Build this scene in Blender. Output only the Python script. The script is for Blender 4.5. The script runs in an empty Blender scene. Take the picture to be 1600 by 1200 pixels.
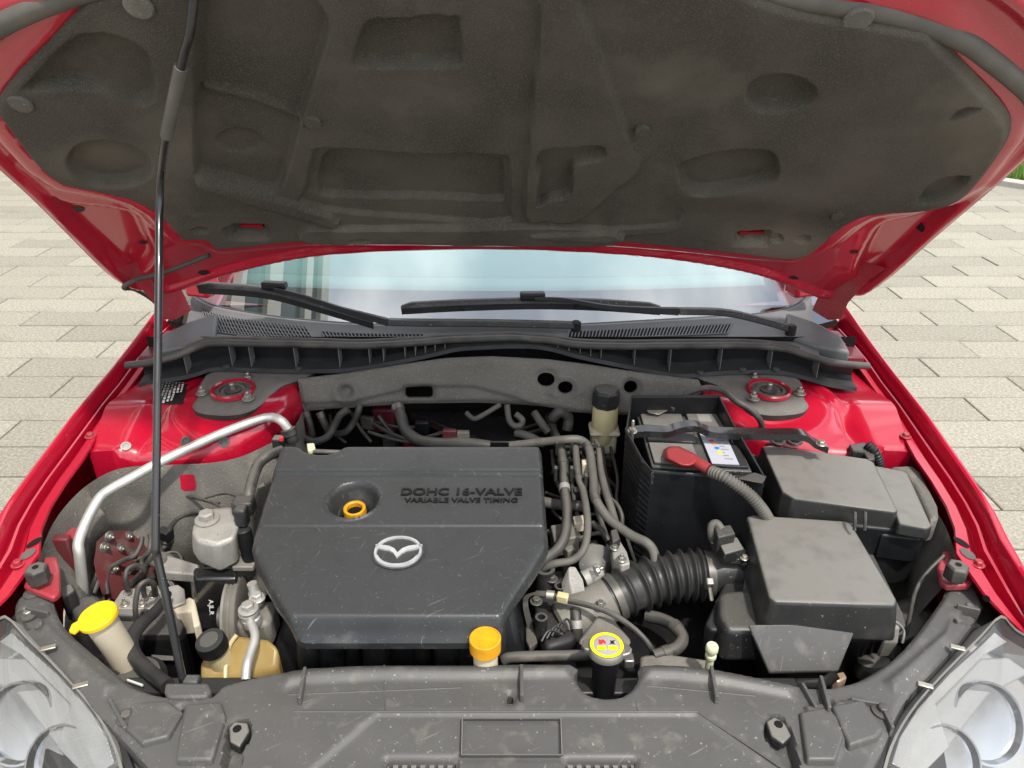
import bpy, bmesh, math, random
import numpy as np
from mathutils import Vector, Matrix
random.seed(7); np.random.seed(7)
R = math.radians
SC = bpy.context.scene
COL = SC.collection
# ------------------------------------------------------------------ camera, sky, sun, exposure
F = 1165.0; TH = R(26.9); CH = 1.49
cam = bpy.data.cameras.new('camera'); co = bpy.data.objects.new('camera', cam); COL.objects.link(co)
cam.sensor_width = 36; cam.lens = 36*F/1600; cam.clip_start = .02; cam.clip_end = 2000
co.location = (0, 0, CH); co.rotation_euler = (math.pi/2-TH, 0, 0)
SC.camera = co
SUN_EL, SUN_AZ = R(62), R(150)      # azimuth clockwise from +Y (the car's tail): behind the viewer, a little right
w = bpy.data.worlds.new('World'); SC.world = w; w.use_nodes = True
nt = w.node_tree; nt.nodes.clear()
o_ = nt.nodes.new('ShaderNodeOutputWorld'); bg = nt.nodes.new('ShaderNodeBackground')
sky = nt.nodes.new('ShaderNodeTexSky'); sky.sky_type = 'NISHITA'; sky.sun_disc = False
sky.sun_elevation = SUN_EL; sky.sun_rotation = SUN_AZ; sky.air_density = 1.0; sky.dust_density = 2.5; sky.ozone_density = 1.0
tc = nt.nodes.new('ShaderNodeTexCoord'); nz = nt.nodes.new('ShaderNodeTexNoise'); nz.inputs['Scale'].default_value = 2.2; nz.inputs['Detail'].default_value = 6
rp = nt.nodes.new('ShaderNodeValToRGB'); rp.color_ramp.elements[0].position = .42; rp.color_ramp.elements[1].position = .60
rp.color_ramp.elements[0].color = (.15,.15,.15,1); rp.color_ramp.elements[1].color = (.92,.92,.92,1)
mx = nt.nodes.new('ShaderNodeMixRGB'); mx.inputs[2].default_value = (10.5,10.8,11.0,1)
nt.links.new(tc.outputs['Generated'], nz.inputs['Vector']); nt.links.new(nz.outputs[0], rp.inputs[0]); nt.links.new(rp.outputs[0], mx.inputs[0])
nt.links.new(sky.outputs[0], mx.inputs[1]); nt.links.new(mx.outputs[0], bg.inputs[0]); nt.links.new(bg.outputs[0], o_.inputs[0])
bg.inputs[1].default_value = .12
sl = bpy.data.lights.new('sun', 'SUN'); sl.energy = 2.3; sl.angle = R(3); sl.color = (1, .955, .885)
so = bpy.data.objects.new('sun', sl); COL.objects.link(so)
sd_ = Vector((math.sin(SUN_AZ)*math.cos(SUN_EL), math.cos(SUN_AZ)*math.cos(SUN_EL), math.sin(SUN_EL)))
so.location = sd_*30; so.rotation_euler = sd_.to_track_quat('Z', 'Y').to_euler()
SC.view_settings.view_transform = 'Standard'; SC.view_settings.look = 'None'; SC.view_settings.gamma = 1
SC.view_settings.use_curve_mapping = False; SC.view_settings.exposure = .82
SC.render.engine = 'CYCLES'; SC.cycles.max_bounces = 8; SC.cycles.transparent_max_bounces = 12
# ------------------------------------------------------------------ where a spot of the photograph lies in the place
FW = Vector((0, math.cos(TH), -math.sin(TH))); UP = Vector((0, math.sin(TH), math.cos(TH))); CP = Vector((0, 0, CH))
def ray(px, py): return FW + Vector((1,0,0))*((px-800)/F) + UP*((600-py)/F)
def at(px, py, z):
    d = ray(px, py); return CP + d*((z-CH)/d.z)
def aty(px, py, y):
    d = ray(px, py); return CP + d*(y/d.y)
def onp(px, py, P, N):
    d = ray(px, py); return CP + d*((Vector(P)-CP).dot(N)/d.dot(N))
from mathutils.bvhtree import BVHTree
def hit(o, px, py, lift=0):
    """the spot of a built surface that lies in that direction, raised a little off it"""
    me = o.data; t = BVHTree.FromPolygons([v.co for v in me.vertices], [tuple(p.vertices) for p in me.polygons]); d = ray(px, py).normalized()
    p, n, i, q = t.ray_cast(CP, d)
    if p is None: return None, None
    if n.dot(d) > 0: n = -n
    return p+n*lift, n
XC = -.022                                    # the car's centre line
# ------------------------------------------------------------------ helpers: objects
WL = {}
def tag(o, label=None, cat=None, group=None, kind=None):
    if label: o['label'] = label
    if cat: o['category'] = cat
    if group: o['group'] = group
    if kind: o['kind'] = kind
    return o
def thing(name, label, cat, loc=(0,0,0), group=None):
    o = bpy.data.objects.new(name, None); COL.objects.link(o); o.location = loc; o.empty_display_size = .05
    WL[o] = Vector(loc); return tag(o, label, cat, group)
def link(o, parent=None, loc=(0,0,0)):
    COL.objects.link(o); WL[o] = Vector(loc)
    if parent is not None:
        o.parent = parent; o.location = Vector(loc)-WL[parent]
    else: o.location = loc
    return o
def mk(name, vs, fs, m, parent=None, ang=35, bevel=0, seg=2, loc=(0,0,0), sub=0, thick=0):
    me = bpy.data.meshes.new(name); me.from_pydata([tuple(v) for v in vs], [], [tuple(f) for f in fs])
    b = bmesh.new(); b.from_mesh(me); bmesh.ops.recalc_face_normals(b, faces=b.faces); b.to_mesh(me); b.free()
    return fin(name, me, m, parent, ang, bevel, seg, loc, sub, thick)
def fin(name, me, m, parent=None, ang=35, bevel=0, seg=2, loc=(0,0,0), sub=0, thick=0):
    me.materials.append(M[m] if isinstance(m, str) else m)
    for p in me.polygons: p.use_smooth = True
    if ang < 180: me.set_sharp_from_angle(angle=R(ang))
    o = bpy.data.objects.new(name, me); link(o, parent, loc)
    if thick:
        q = o.modifiers.new('solid', 'SOLIDIFY'); q.thickness = thick; q.offset = -1
    if bevel:
        q = o.modifiers.new('bevel', 'BEVEL'); q.width = bevel; q.segments = seg; q.limit_method = 'ANGLE'; q.angle_limit = R(28)
        q.harden_normals = False
    if sub:
        q = o.modifiers.new('sub', 'SUBSURF'); q.levels = sub; q.render_levels = sub
    return o
def inst(src, name, loc, parent=None, rot=(0,0,0), scale=1):
    o = bpy.data.objects.new(name, src.data); link(o, parent, loc); o.rotation_euler = rot; o.scale = (scale,)*3 if not hasattr(scale,'__len__') else scale
    return o
# ------------------------------------------------------------------ helpers: shapes
def spline(pts, n=8, closed=False):
    P = [Vector(p) for p in pts]; out = []; L = len(P)
    rng = range(L if closed else L-1)
    for i in rng:
        a, b, c, d = (P[(i-1) % L], P[i], P[(i+1) % L], P[(i+2) % L]) if closed else (P[max(i-1,0)], P[i], P[i+1], P[min(i+2,L-1)])
        for k in range(n):
            t = k/n
            out.append(.5*((2*b)+(c-a)*t+(2*a-5*b+4*c-d)*t*t+(3*b-a-3*c+d)*t**3))
    if not closed: out.append(P[-1])
    return out
def sp2(pts, n=5, closed=True): return [(p.x, p.y) for p in spline([(x,y,0) for x,y in pts], n, closed)]
def frames(P):
    T = []
    for i in range(len(P)):
        t = (P[min(i+1,len(P)-1)]-P[max(i-1,0)]); T.append(t.normalized() if t.length > 1e-9 else Vector((0,0,1)))
    n = T[0].orthogonal().normalized(); out = []
    for t in T:
        n = (n-t*n.dot(t)); n = n.normalized() if n.length > 1e-6 else t.orthogonal().normalized()
        out.append((t, n, t.cross(n)))
    return out
def tube_geo(P, r, k=12, cap=True):
    P = [Vector(p) for p in P]; fr = frames(P); vs = []; fs = []
    for i, (p, (t, n, b)) in enumerate(zip(P, fr)):
        rr = r(i/(len(P)-1)) if callable(r) else r
        for j in range(k):
            a = 2*math.pi*j/k; vs.append(p+(n*math.cos(a)+b*math.sin(a))*rr)
    for i in range(len(P)-1):
        for j in range(k):
            fs.append((i*k+j, i*k+(j+1) % k, (i+1)*k+(j+1) % k, (i+1)*k+j))
    if cap:
        fs.append(tuple(range(k))); fs.append(tuple((len(P)-1)*k+j for j in range(k)))
    return vs, fs
def tube(name, pts, r, m, parent=None, n=8, k=12, smooth=True, ang=40):
    P = spline(pts, n) if smooth else [Vector(p) for p in pts]
    return mk(name, *tube_geo(P, r, k), m, parent, ang)
def pxtube(name, pts, r, m, parent=None, n=8, k=12): return tube(name, [at(*p) for p in pts], r, m, parent, n, k)
def corr(name, P, r0, r1, pitch, m, parent=None, k=20, duty=.5):
    P = spline(P, 24); L = [0]
    for a, b in zip(P, P[1:]): L.append(L[-1]+(b-a).length)
    tot = L[-1]; nn = max(8, int(tot/pitch*8)); Q = []
    for i in range(nn+1):
        s = tot*i/nn; j = 0
        while j < len(L)-2 and L[j+1] < s: j += 1
        u = (s-L[j])/max(L[j+1]-L[j], 1e-9); Q.append(P[j].lerp(P[j+1], min(u,1)))
    return mk(name, *tube_geo(Q, lambda t: r0+(r1-r0)*(.5+.5*math.cos(2*math.pi*t*tot/pitch)), k), m, parent, 60)
def lathe_geo(prof, o, ax=(0,0,1), k=24, up=None):
    o = Vector(o); ax = Vector(ax).normalized(); n = ax.orthogonal().normalized(); b = ax.cross(n); vs = []; fs = []
    for r, h in prof:
        for j in range(k):
            a = 2*math.pi*j/k; vs.append(o+ax*h+(n*math.cos(a)+b*math.sin(a))*r)
    for i in range(len(prof)-1):
        for j in range(k): fs.append((i*k+j, i*k+(j+1) % k, (i+1)*k+(j+1) % k, (i+1)*k+j))
    fs.append(tuple(range(k))); fs.append(tuple((len(prof)-1)*k+j for j in range(k)))
    return vs, fs
def lathe(name, prof, o, m, parent=None, ax=(0,0,1), k=24, ang=35, bevel=0):
    return mk(name, *lathe_geo(prof, o, ax, k), m, parent, ang, bevel)
def loft_geo(rings, cap=True, closed=True):
    vs = [Vector(p) for r in rings for p in r]; k = len(rings[0]); fs = []
    for i in range(len(rings)-1):
        for j in range(k if closed else k-1): fs.append((i*k+j, i*k+(j+1) % k, (i+1)*k+(j+1) % k, (i+1)*k+j))
    if cap: fs.append(tuple(range(k))); fs.append(tuple((len(rings)-1)*k+j for j in range(k)))
    return vs, fs
def loft(name, rings, m, parent=None, bevel=0, cap=True, closed=True, ang=35, seg=2, thick=0): return mk(name, *loft_geo(rings, cap, closed), m, parent, ang, bevel, seg, thick=thick)
def box(name, c, s, m, parent=None, bevel=.002, rz=0, rx=0, ry=0, seg=2):
    Q = Matrix.Rotation(rz, 4, 'Z') @ Matrix.Rotation(rx, 4, 'X') @ Matrix.Rotation(ry, 4, 'Y'); c = Vector(c)
    vs = [c+Q @ Vector((s[0]*x/2, s[1]*y/2, s[2]*z/2)) for x in (-1,1) for y in (-1,1) for z in (-1,1)]
    return mk(name, vs, [(0,1,3,2),(4,6,7,5),(0,4,5,1),(2,3,7,6),(0,2,6,4),(1,5,7,3)], m, parent, 35, bevel, seg)
def slab(name, top, dz, m, parent=None, bevel=.004, grow=0, seg=3, shift=(0,0)):
    """solid under a traced top face; grow widens it downwards"""
    top = [Vector(p) for p in top]; c = sum(top, Vector())/len(top); bot = []
    for p in top:
        d = Vector((p.x-c.x, p.y-c.y, 0)); d.normalize(); bot.append(p+d*grow+Vector((shift[0], shift[1], -dz)))
    return loft(name, [top, bot], m, parent, bevel, seg=seg)
def join_geo(parts):
    vs = []; fs = []
    for v, f in parts:
        n = len(vs); vs += list(v); fs += [tuple(i+n for i in q) for q in f]
    return vs, fs
def sdf(P, poly):
    """signed distance (inside < 0) and nearest outline point of P (N,2)"""
    A = np.asarray(poly, float); B = np.roll(A, -1, 0); N = len(P)
    best = np.full(N, 1e9); near = np.zeros((N,2)); ins = np.zeros(N, bool)
    for a, b in zip(A, B):
        d = b-a; L = d@d
        if L < 1e-16: continue
        t = np.clip(((P-a)@d)/L, 0, 1); q = a+t[:,None]*d; e = ((P-q)**2).sum(1); k = e < best
        best[k] = e[k]; near[k] = q[k]
        c = (a[1] > P[:,1]) != (b[1] > P[:,1])
        if c.any():
            xi = a[0]+(P[:,1]-a[1])*d[0]/(d[1] if d[1] else 1e-12); ins ^= c & (P[:,0] < xi)
    s = np.sqrt(best); s[ins] *= -1
    return s, near
def sst(x, a, b):
    t = np.clip((x-a)/(b-a), 0, 1); return t*t*(3-2*t)
def panel(name, outer, mapf, hf, m, parent=None, holes=(), step=.004, skirt=0, ang=50, sdir=None):
    """sheet trimmed to a traced outline, with relief hf(U,V,D) (D = depth inside the outline) and a turned-down rim"""
    O = np.asarray(outer, float); x0, y0 = O.min(0)-step; x1, y1 = O.max(0)+step
    nx, ny = int((x1-x0)/step)+2, int((y1-y0)/step)+2
    gx, gy = np.meshgrid(x0+np.arange(nx)*step, y0+np.arange(ny)*step, indexing='ij'); P = np.stack([gx.ravel(), gy.ravel()], 1)
    s, near = sdf(P, O)
    for h in holes:
        sh, nh = sdf(P, h); k = -sh > s; s[k] = -sh[k]; near[k] = nh[k]
    ins = s < 0; Q = P.copy()
    idx = np.arange(nx*ny).reshape(nx, ny)
    quads = np.stack([idx[:-1,:-1].ravel(), idx[1:,:-1].ravel(), idx[1:,1:].ravel(), idx[:-1,1:].ravel()], 1)
    keep = ins[quads].any(1); quads = quads[keep]
    out = ~ins; Q[out] = near[out]
    used = np.unique(quads); re = np.full(nx*ny, -1); re[used] = np.arange(len(used)); quads = re[quads]; Q = Q[used]; D = np.maximum(-s[used], 0)
    W = hf(Q[:,0], Q[:,1], D)*np.ones(len(Q)); X = mapf(Q[:,0], Q[:,1], W)
    fs = [tuple(q) for q in quads.tolist()]
    if skirt:
        e = np.concatenate([quads[:,[0,1]], quads[:,[1,2]], quads[:,[2,3]], quads[:,[3,0]]]); key = np.sort(e, 1)
        _, first, cnt = np.unique(key, axis=0, return_index=True, return_counts=True); be = e[first[cnt == 1]]
        bv = np.unique(be); mp = {int(v): len(X)+i for i, v in enumerate(bv)}
        Xs = X[bv]+np.asarray(sdir)*skirt if sdir is not None else mapf(Q[bv,0], Q[bv,1], W[bv]-skirt)
        X = np.concatenate([X, Xs]); fs += [(int(a), int(b), mp[int(b)], mp[int(a)]) for a, b in be]
    me = bpy.data.meshes.new(name); me.from_pydata(X.tolist(), [], fs); me.validate()
    b = bmesh.new(); b.from_mesh(me); bmesh.ops.remove_doubles(b, verts=b.verts, dist=1e-5); bmesh.ops.recalc_face_normals(b, faces=b.faces); b.to_mesh(me); b.free()
    return fin(name, me, m, parent, ang)
def ell(cx, cy, rx, ry, n=24, rot=0):
    c, s = math.cos(rot), math.sin(rot)
    return [(cx+rx*math.cos(2*math.pi*i/n)*c-ry*math.sin(2*math.pi*i/n)*s, cy+rx*math.cos(2*math.pi*i/n)*s+ry*math.sin(2*math.pi*i/n)*c) for i in range(n)]
def text(name, s, o, xd, yd, size, m, parent=None, ext=.0008, sx=1, bold=0):
    c = bpy.data.curves.new(name, 'FONT'); c.body = s; c.size = size; c.extrude = ext; c.align_x = 'CENTER'; c.align_y = 'CENTER'; c.offset = bold
    t = bpy.data.objects.new(name, c); COL.objects.link(t); bpy.context.view_layer.update()
    me = bpy.data.meshes.new_from_object(t.evaluated_get(bpy.context.evaluated_depsgraph_get())); bpy.data.objects.remove(t)
    xd = Vector(xd).normalized(); yd = Vector(yd); yd = (yd-xd*yd.dot(xd)).normalized(); zd = xd.cross(yd)
    for v in me.vertices: p = v.co.copy(); v.co = Vector(o)+xd*p.x*sx+yd*p.y+zd*p.z
    me.name = name; return fin(name, me, m, parent, 30)
def nut(name, o, r, m, parent=None, ax=(0,0,1), stud=.012, washer=True, label=None):
    g = []
    if washer: g.append(lathe_geo([(r*1.55, 0), (r*1.5, r*.25)], o, ax, 20))
    v, f = lathe_geo([(r, r*.2), (r, r*1.05), (r*.8, r*1.2)], o, ax, 6); g.append((v, f))
    if stud: g.append(lathe_geo([(r*.48, r*1.1), (r*.48, r*1.1+stud), (r*.36, r*1.1+stud+.002)], o, ax, 12))
    return mk(name, *join_geo(g), m, parent, 30, bevel=.0005, seg=1)
# ------------------------------------------------------------------ materials
M = {}
def mat(name, c, rough=.5, metal=0, c2=None, scale=40, amt=.5, det=6, bump=0, bscale=None, rv=.12, coat=0, spec=.5, trans=0, sss=0, speck=None, speckscale=300, speckamt=.62, scratch=None, alpha=1, ior=1.45, patch=None, pscale=6, pamt=.55, top=None):
    m = bpy.data.materials.new(name); m.use_nodes = True; t = m.node_tree; L = t.links; b = t.nodes['Principled BSDF']; M[name] = m
    N = lambda k: t.nodes.new(k)
    tcn = N('ShaderNodeTexCoord'); vec = tcn.outputs['Object']
    def noise(s, d=5, v=None):
        n = N('ShaderNodeTexNoise'); n.inputs['Scale'].default_value = s; n.inputs['Detail'].default_value = d; L.new(v or vec, n.inputs['Vector']); return n.outputs[0]
    def ramp(i, a, z):
        r = N('ShaderNodeMapRange'); r.inputs[1].default_value = a; r.inputs[2].default_value = z; L.new(i, r.inputs[0]); return r.outputs[0]
    def mix(f, a, c_):
        x = N('ShaderNodeMixRGB'); L.new(f, x.inputs[0]) if hasattr(f, 'links') else setattr(x.inputs[0], 'default_value', f)
        for i, q in ((1, a), (2, c_)):
            if hasattr(q, 'links'): L.new(q, x.inputs[i])
            else: x.inputs[i].default_value = (*q, 1)
        return x.outputs[0]
    n1 = noise(scale, det); col = c
    if c2: col = mix(ramp(n1, .5-amt/2, .5+amt/2), c, c2)
    if patch: col = mix(ramp(noise(pscale, 8), pamt, pamt+.18), col, patch)
    if top:                                                # dust that has settled on faces turned upwards
        gn = N('ShaderNodeNewGeometry'); sx = N('ShaderNodeSeparateXYZ'); L.new(gn.outputs['Normal'], sx.inputs[0])
        f1 = ramp(sx.outputs[2], .70, .97); mu = N('ShaderNodeMath'); mu.operation = 'MULTIPLY'; L.new(f1, mu.inputs[0]); L.new(ramp(noise(34, 8), -.45, .50), mu.inputs[1])
        col = mix(mu.outputs[0], col, top)
    if speck: col = mix(ramp(noise(speckscale, 2), speckamt, speckamt+.08), col, speck)
    if scratch:
        for rot, sc_, th in ((.5, (18, 340, 18), .70), (-.75, (26, 420, 26), .71), (1.25, (20, 380, 20), .71), (2.2, (30, 360, 30), .71), (.1, (24, 400, 24), .715)):
            mp = N('ShaderNodeMapping'); mp.vector_type = 'TEXTURE'; mp.inputs['Rotation'].default_value = (0, 0, rot); mp.inputs['Scale'].default_value = tuple(1/q for q in sc_); L.new(vec, mp.inputs[0])
            col = mix(ramp(noise(1, 3, mp.outputs[0]), th, th+.04), col, scratch)
    if hasattr(col, 'links'): L.new(col, b.inputs['Base Color'])
    else: b.inputs['Base Color'].default_value = (*col, 1)
    b.inputs['Metallic'].default_value = metal; b.inputs['IOR'].default_value = ior
    if rv:
        r = N('ShaderNodeMapRange'); r.inputs[3].default_value = max(rough-rv, .02); r.inputs[4].default_value = min(rough+rv, 1); r.inputs[1].default_value = .3; r.inputs[2].default_value = .7
        L.new(noise(scale*.6, 4), r.inputs[0]); L.new(r.outputs[0], b.inputs['Roughness'])
    else: b.inputs['Roughness'].default_value = rough
    b.inputs['Specular IOR Level'].default_value = spec; b.inputs['Coat Weight'].default_value = coat; b.inputs['Coat Roughness'].default_value = .06
    b.inputs['Transmission Weight'].default_value = trans
    if sss: b.inputs['Subsurface Weight'].default_value = sss; b.inputs['Subsurface Radius'].default_value = (.02,.012,.006)
    if bump:
        q = N('ShaderNodeBump'); q.inputs['Strength'].default_value = bump; q.inputs['Distance'].default_value = .002
        L.new(noise(bscale or scale*4, 4), q.inputs['Height']); L.new(q.outputs[0], b.inputs['Normal'])
    return m
mat('plastic', (.014,.0145,.0155), .44, top=(.080,.077,.070), c2=(.030,.030,.029), scale=22, amt=.45, bump=.12, bscale=900, rv=.1, patch=(.060,.057,.051), pscale=20, pamt=.56, speck=(.17,.16,.14), speckscale=260, speckamt=.66)
mat('plastic_dusty', (.016,.016,.0165), .44, c2=(.028,.0278,.027), top=(.175,.168,.150), scale=18, amt=.5, bump=.12, bscale=900, rv=.08, speck=(.26,.24,.21), speckscale=230, speckamt=.70, patch=(.045,.043,.039), pscale=24, pamt=.56)
mat('plastic_grey', (.072,.071,.068), .46, c2=(.094,.092,.086), scale=16, amt=.6, bump=.10, bscale=900, rv=.06, patch=(.135,.129,.115), pscale=40, pamt=.57, speck=(.26,.25,.22), speckscale=210, speckamt=.68, scratch=(.155,.15,.14))
mat('plastic_cowl', (.110,.113,.115), .48, c2=(.15,.15,.146), scale=9, amt=.4, bump=.1, bscale=700, rv=.08, speck=(.2,.2,.18), speckscale=200, speckamt=.72)
mat('plastic_cover', (.022,.0235,.024), .33, top=(.046,.048,.0485), c2=(.036,.038,.038), scale=8, amt=.4, bump=.10, bscale=1100, rv=.08, patch=(.075,.077,.076), pscale=24, pamt=.60, scratch=(.105,.11,.11), speck=(.12,.12,.118), speckscale=260, speckamt=.68)
mat('plastic_black', (.006,.0065,.008), .42, spec=.35, top=(.034,.034,.033), c2=(.012,.0125,.0135), scale=30, amt=.5, bump=.1, bscale=800, speck=(.07,.07,.068), speckscale=220, speckamt=.72)
mat('rubber', (.026,.026,.025), .52, top=(.105,.098,.086), c2=(.070,.066,.060), scale=26, amt=.4, bump=.15, bscale=300, patch=(.13,.12,.10), pscale=16, pamt=.56)
mat('rubber_dark', (.020,.020,.020), .45, c2=(.042,.041,.039), scale=26, amt=.4, bump=.12, bscale=300, patch=(.075,.070,.062), pscale=26, pamt=.60)
mat('rubber_clean', (.018,.018,.019), .38, c2=(.03,.03,.03), scale=20)
mat('rubber_dusty', (.082,.077,.068), .62, c2=(.125,.116,.10), scale=24, amt=.4, bump=.2, bscale=260)
mat('felt', (.062,.057,.049), .97, c2=(.104,.094,.079), scale=7, amt=.35, bump=.9, bscale=480, rv=0, spec=.1, speck=(.122,.112,.096), speckscale=600, speckamt=.54, patch=(.165,.147,.118), pscale=4.2, pamt=.545)
mat('felt_grey', (.125,.118,.105), .97, c2=(.165,.155,.138), scale=10, amt=.4, bump=.9, bscale=560, rv=0, spec=.1, speck=(.26,.245,.21), speckscale=380, speckamt=.62)
mat('felt_wall', (.105,.101,.090), .95, c2=(.175,.165,.145), scale=11, amt=.4, bump=.8, bscale=320, rv=0, spec=.15, patch=(.27,.25,.21), pscale=12, pamt=.55, speck=(.3,.28,.24), speckscale=300, speckamt=.66)
mat('red', (.42,.004,.024), .30, c2=(.37,.004,.022), scale=3, metal=.0, coat=1, rv=.04, spec=.5, speck=(.52,.12,.13), speckscale=240, speckamt=.705)
mat('red_dusty', (.34,.012,.026), .42, c2=(.30,.055,.06), scale=20, amt=.5, coat=.45, rv=.1, speck=(.42,.20,.19), speckscale=240, speckamt=.67, patch=(.28,.075,.075), pscale=13, pamt=.56)
mat('red_grime', (.17,.022,.028), .6, c2=(.11,.060,.055), scale=22, amt=.4, coat=.15, patch=(.16,.12,.10), pscale=20, pamt=.53)
mat('red_dark', (.16,.008,.016), .5, c2=(.09,.03,.03), scale=25, amt=.5, coat=.2)
mat('black_metal', (.012,.012,.013), .3, coat=.6, speck=(.12,.12,.11), speckscale=240, speckamt=.72)
mat('alu', (.60,.59,.56), .50, metal=.6, c2=(.50,.485,.45), scale=30, amt=.5, bump=.08)
mat('cast', (.40,.385,.355), .58, metal=.35, c2=(.30,.285,.255), scale=26, amt=.5, bump=.4, bscale=330, speck=(.2,.18,.15), speckscale=180, speckamt=.66)
mat('cast_dirty', (.26,.245,.215), .65, metal=.25, c2=(.15,.14,.12), scale=24, amt=.5, bump=.4, bscale=280)
mat('steel', (.42,.41,.385), .4, metal=.8, c2=(.30,.28,.25), scale=60, amt=.6, bump=.1)
mat('zinc', (.52,.49,.42), .4, metal=.75, c2=(.36,.33,.27), scale=70, amt=.6)
mat('steel_dark', (.07,.068,.063), .5, metal=.35, c2=(.14,.13,.115), scale=40, amt=.5)
mat('copper', (.62,.40,.24), .5, metal=.5, c2=(.50,.44,.36), scale=120, amt=.6)
mat('chrome', (.80,.81,.82), .16, metal=1, rv=.05)
mat('silver', (.62,.63,.64), .28, metal=.85, rv=.05)
mat('lamp_chrome', (.62,.62,.62), .14, metal=1, rv=.08)
mat('lamp_silver', (.38,.38,.37), .42, metal=.35, c2=(.55,.55,.53), scale=12)
mat('badge_silver', (.74,.75,.75), .33, metal=.45, c2=(.48,.49,.49), scale=60, rv=.1)
mat('yellow', (.82,.56,.010), .42, c2=(.72,.44,.010), scale=40, amt=.35, sss=.05, speck=(.55,.35,.02), speckscale=220, speckamt=.70)
mat('orange_yellow', (.74,.36,.012), .42, c2=(.60,.26,.010), scale=50, amt=.35, sss=.05, speck=(.45,.22,.02), speckscale=200, speckamt=.69)
mat('cream', (.60,.54,.42), .5, c2=(.52,.45,.33), scale=14, sss=.15, patch=(.42,.36,.26), pscale=16, pamt=.6)
mat('amber', (.33,.235,.080), .32, c2=(.21,.13,.045), scale=12, amt=.4, sss=.2, patch=(.46,.35,.14), pscale=10, pamt=.54)
mat('amber_pale', (.60,.53,.31), .36, c2=(.50,.42,.22), scale=9, amt=.4, sss=.25)
mat('pale_green', (.62,.64,.42), .5, c2=(.55,.55,.36), scale=30)
mat('boot_red', (.30,.026,.030), .48, c2=(.24,.035,.037), scale=20, speck=(.5,.2,.18), speckscale=200, speckamt=.7)
mat('label_white', (.46,.47,.53), .4, c2=(.40,.41,.47), scale=20)
mat('label_grey', (.25,.24,.225), .5, c2=(.32,.31,.29), scale=30)
mat('label_black', (.012,.012,.012), .4)
mat('print_white', (.62,.62,.60), .5)
mat('print_blue', (.02,.20,.55), .4); mat('print_yellow', (.80,.70,.02), .4); mat('print_red', (.62,.03,.04), .4); mat('print_orange', (.75,.30,.12), .4)
mat('cap_yellow', (.80,.78,.01), .4)
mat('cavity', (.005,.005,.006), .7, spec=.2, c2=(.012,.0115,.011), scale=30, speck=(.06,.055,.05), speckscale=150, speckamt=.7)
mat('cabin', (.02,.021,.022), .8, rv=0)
mat('dash', (.10,.103,.108), .7, c2=(.13,.132,.137), scale=10, rv=0)
mat('shade_cloth', (.42,.60,.61), .55, c2=(.50,.66,.66), scale=4, rv=0)
mat('facade', (.62,.59,.53), .8, c2=(.55,.52,.46), scale=2)
mat('facade_glass', (.020,.030,.034), .12, rv=0, spec=.5)
mat('tyre', (.02,.02,.02), .8)
mat('grass', (.09,.19,.025), .6, c2=(.14,.26,.04), scale=3, amt=.5)
mat('soil', (.20,.14,.07), .9, c2=(.14,.10,.05), scale=8)
mat('kerb', (.42,.40,.36), .85, c2=(.34,.33,.30), scale=30, bump=.4, bscale=200)
mat('joint', (.10,.096,.085), .95, c2=(.15,.144,.128), scale=60, bump=.5, bscale=300)
# granite setts: colour varies from piece to piece
mat('granite', (.225,.212,.168), .80, c2=(.330,.312,.252), scale=75, amt=.3, bump=.55, bscale=240, rv=.05, speck=(.43,.41,.34), speckscale=150, speckamt=.59, patch=(.20,.188,.152), pscale=2.3, pamt=.56)
def vary(m, lo, hi):
    t = m.node_tree; b = t.nodes['Principled BSDF']; src = b.inputs['Base Color'].links[0].from_socket
    oi = t.nodes.new('ShaderNodeObjectInfo'); mr = t.nodes.new('ShaderNodeMapRange'); mr.inputs[3].default_value = lo; mr.inputs[4].default_value = hi
    t.links.new(oi.outputs['Random'], mr.inputs[0]); hs = t.nodes.new('ShaderNodeHueSaturation'); t.links.new(mr.outputs[0], hs.inputs['Value']); t.links.new(src, hs.inputs['Color']); t.links.new(hs.outputs[0], b.inputs['Base Color'])
vary(M['granite'], .86, 1.12)
def ground_mat():
    m = M['joint']; t = m.node_tree; b = t.nodes['Principled BSDF']; src = b.inputs['Base Color'].links[0].from_socket
    tcn = t.nodes.new('ShaderNodeTexCoord'); mp = t.nodes.new('ShaderNodeMapping'); t.links.new(tcn.outputs['Object'], mp.inputs[0])
    mp.inputs['Location'].default_value = (.025+.0, -.014, 0)
    br = t.nodes.new('ShaderNodeTexBrick'); t.links.new(mp.outputs[0], br.inputs[0]); br.inputs['Scale'].default_value = 1
    br.inputs['Brick Width'].default_value = .6; br.inputs['Row Height'].default_value = .2; br.inputs['Mortar Size'].default_value = .003
    br.inputs['Color1'].default_value = (.26,.247,.20,1); br.inputs['Color2'].default_value = (.31,.295,.24,1); br.inputs['Mortar'].default_value = (.2,.19,.17,1)
    sep = t.nodes.new('ShaderNodeSeparateXYZ'); t.links.new(tcn.outputs['Object'], sep.inputs[0])
    # beyond the built pieces the sheet itself carries the laying pattern
    gt = t.nodes.new('ShaderNodeMath'); gt.operation = 'GREATER_THAN'; gt.inputs[1].default_value = 9.51; t.links.new(sep.outputs[1], gt.inputs[0])
    x = t.nodes.new('ShaderNodeMixRGB'); t.links.new(gt.outputs[0], x.inputs[0]); t.links.new(src, x.inputs[1]); t.links.new(br.outputs[0], x.inputs[2]); t.links.new(x.outputs[0], b.inputs['Base Color'])
ground_mat()
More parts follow.
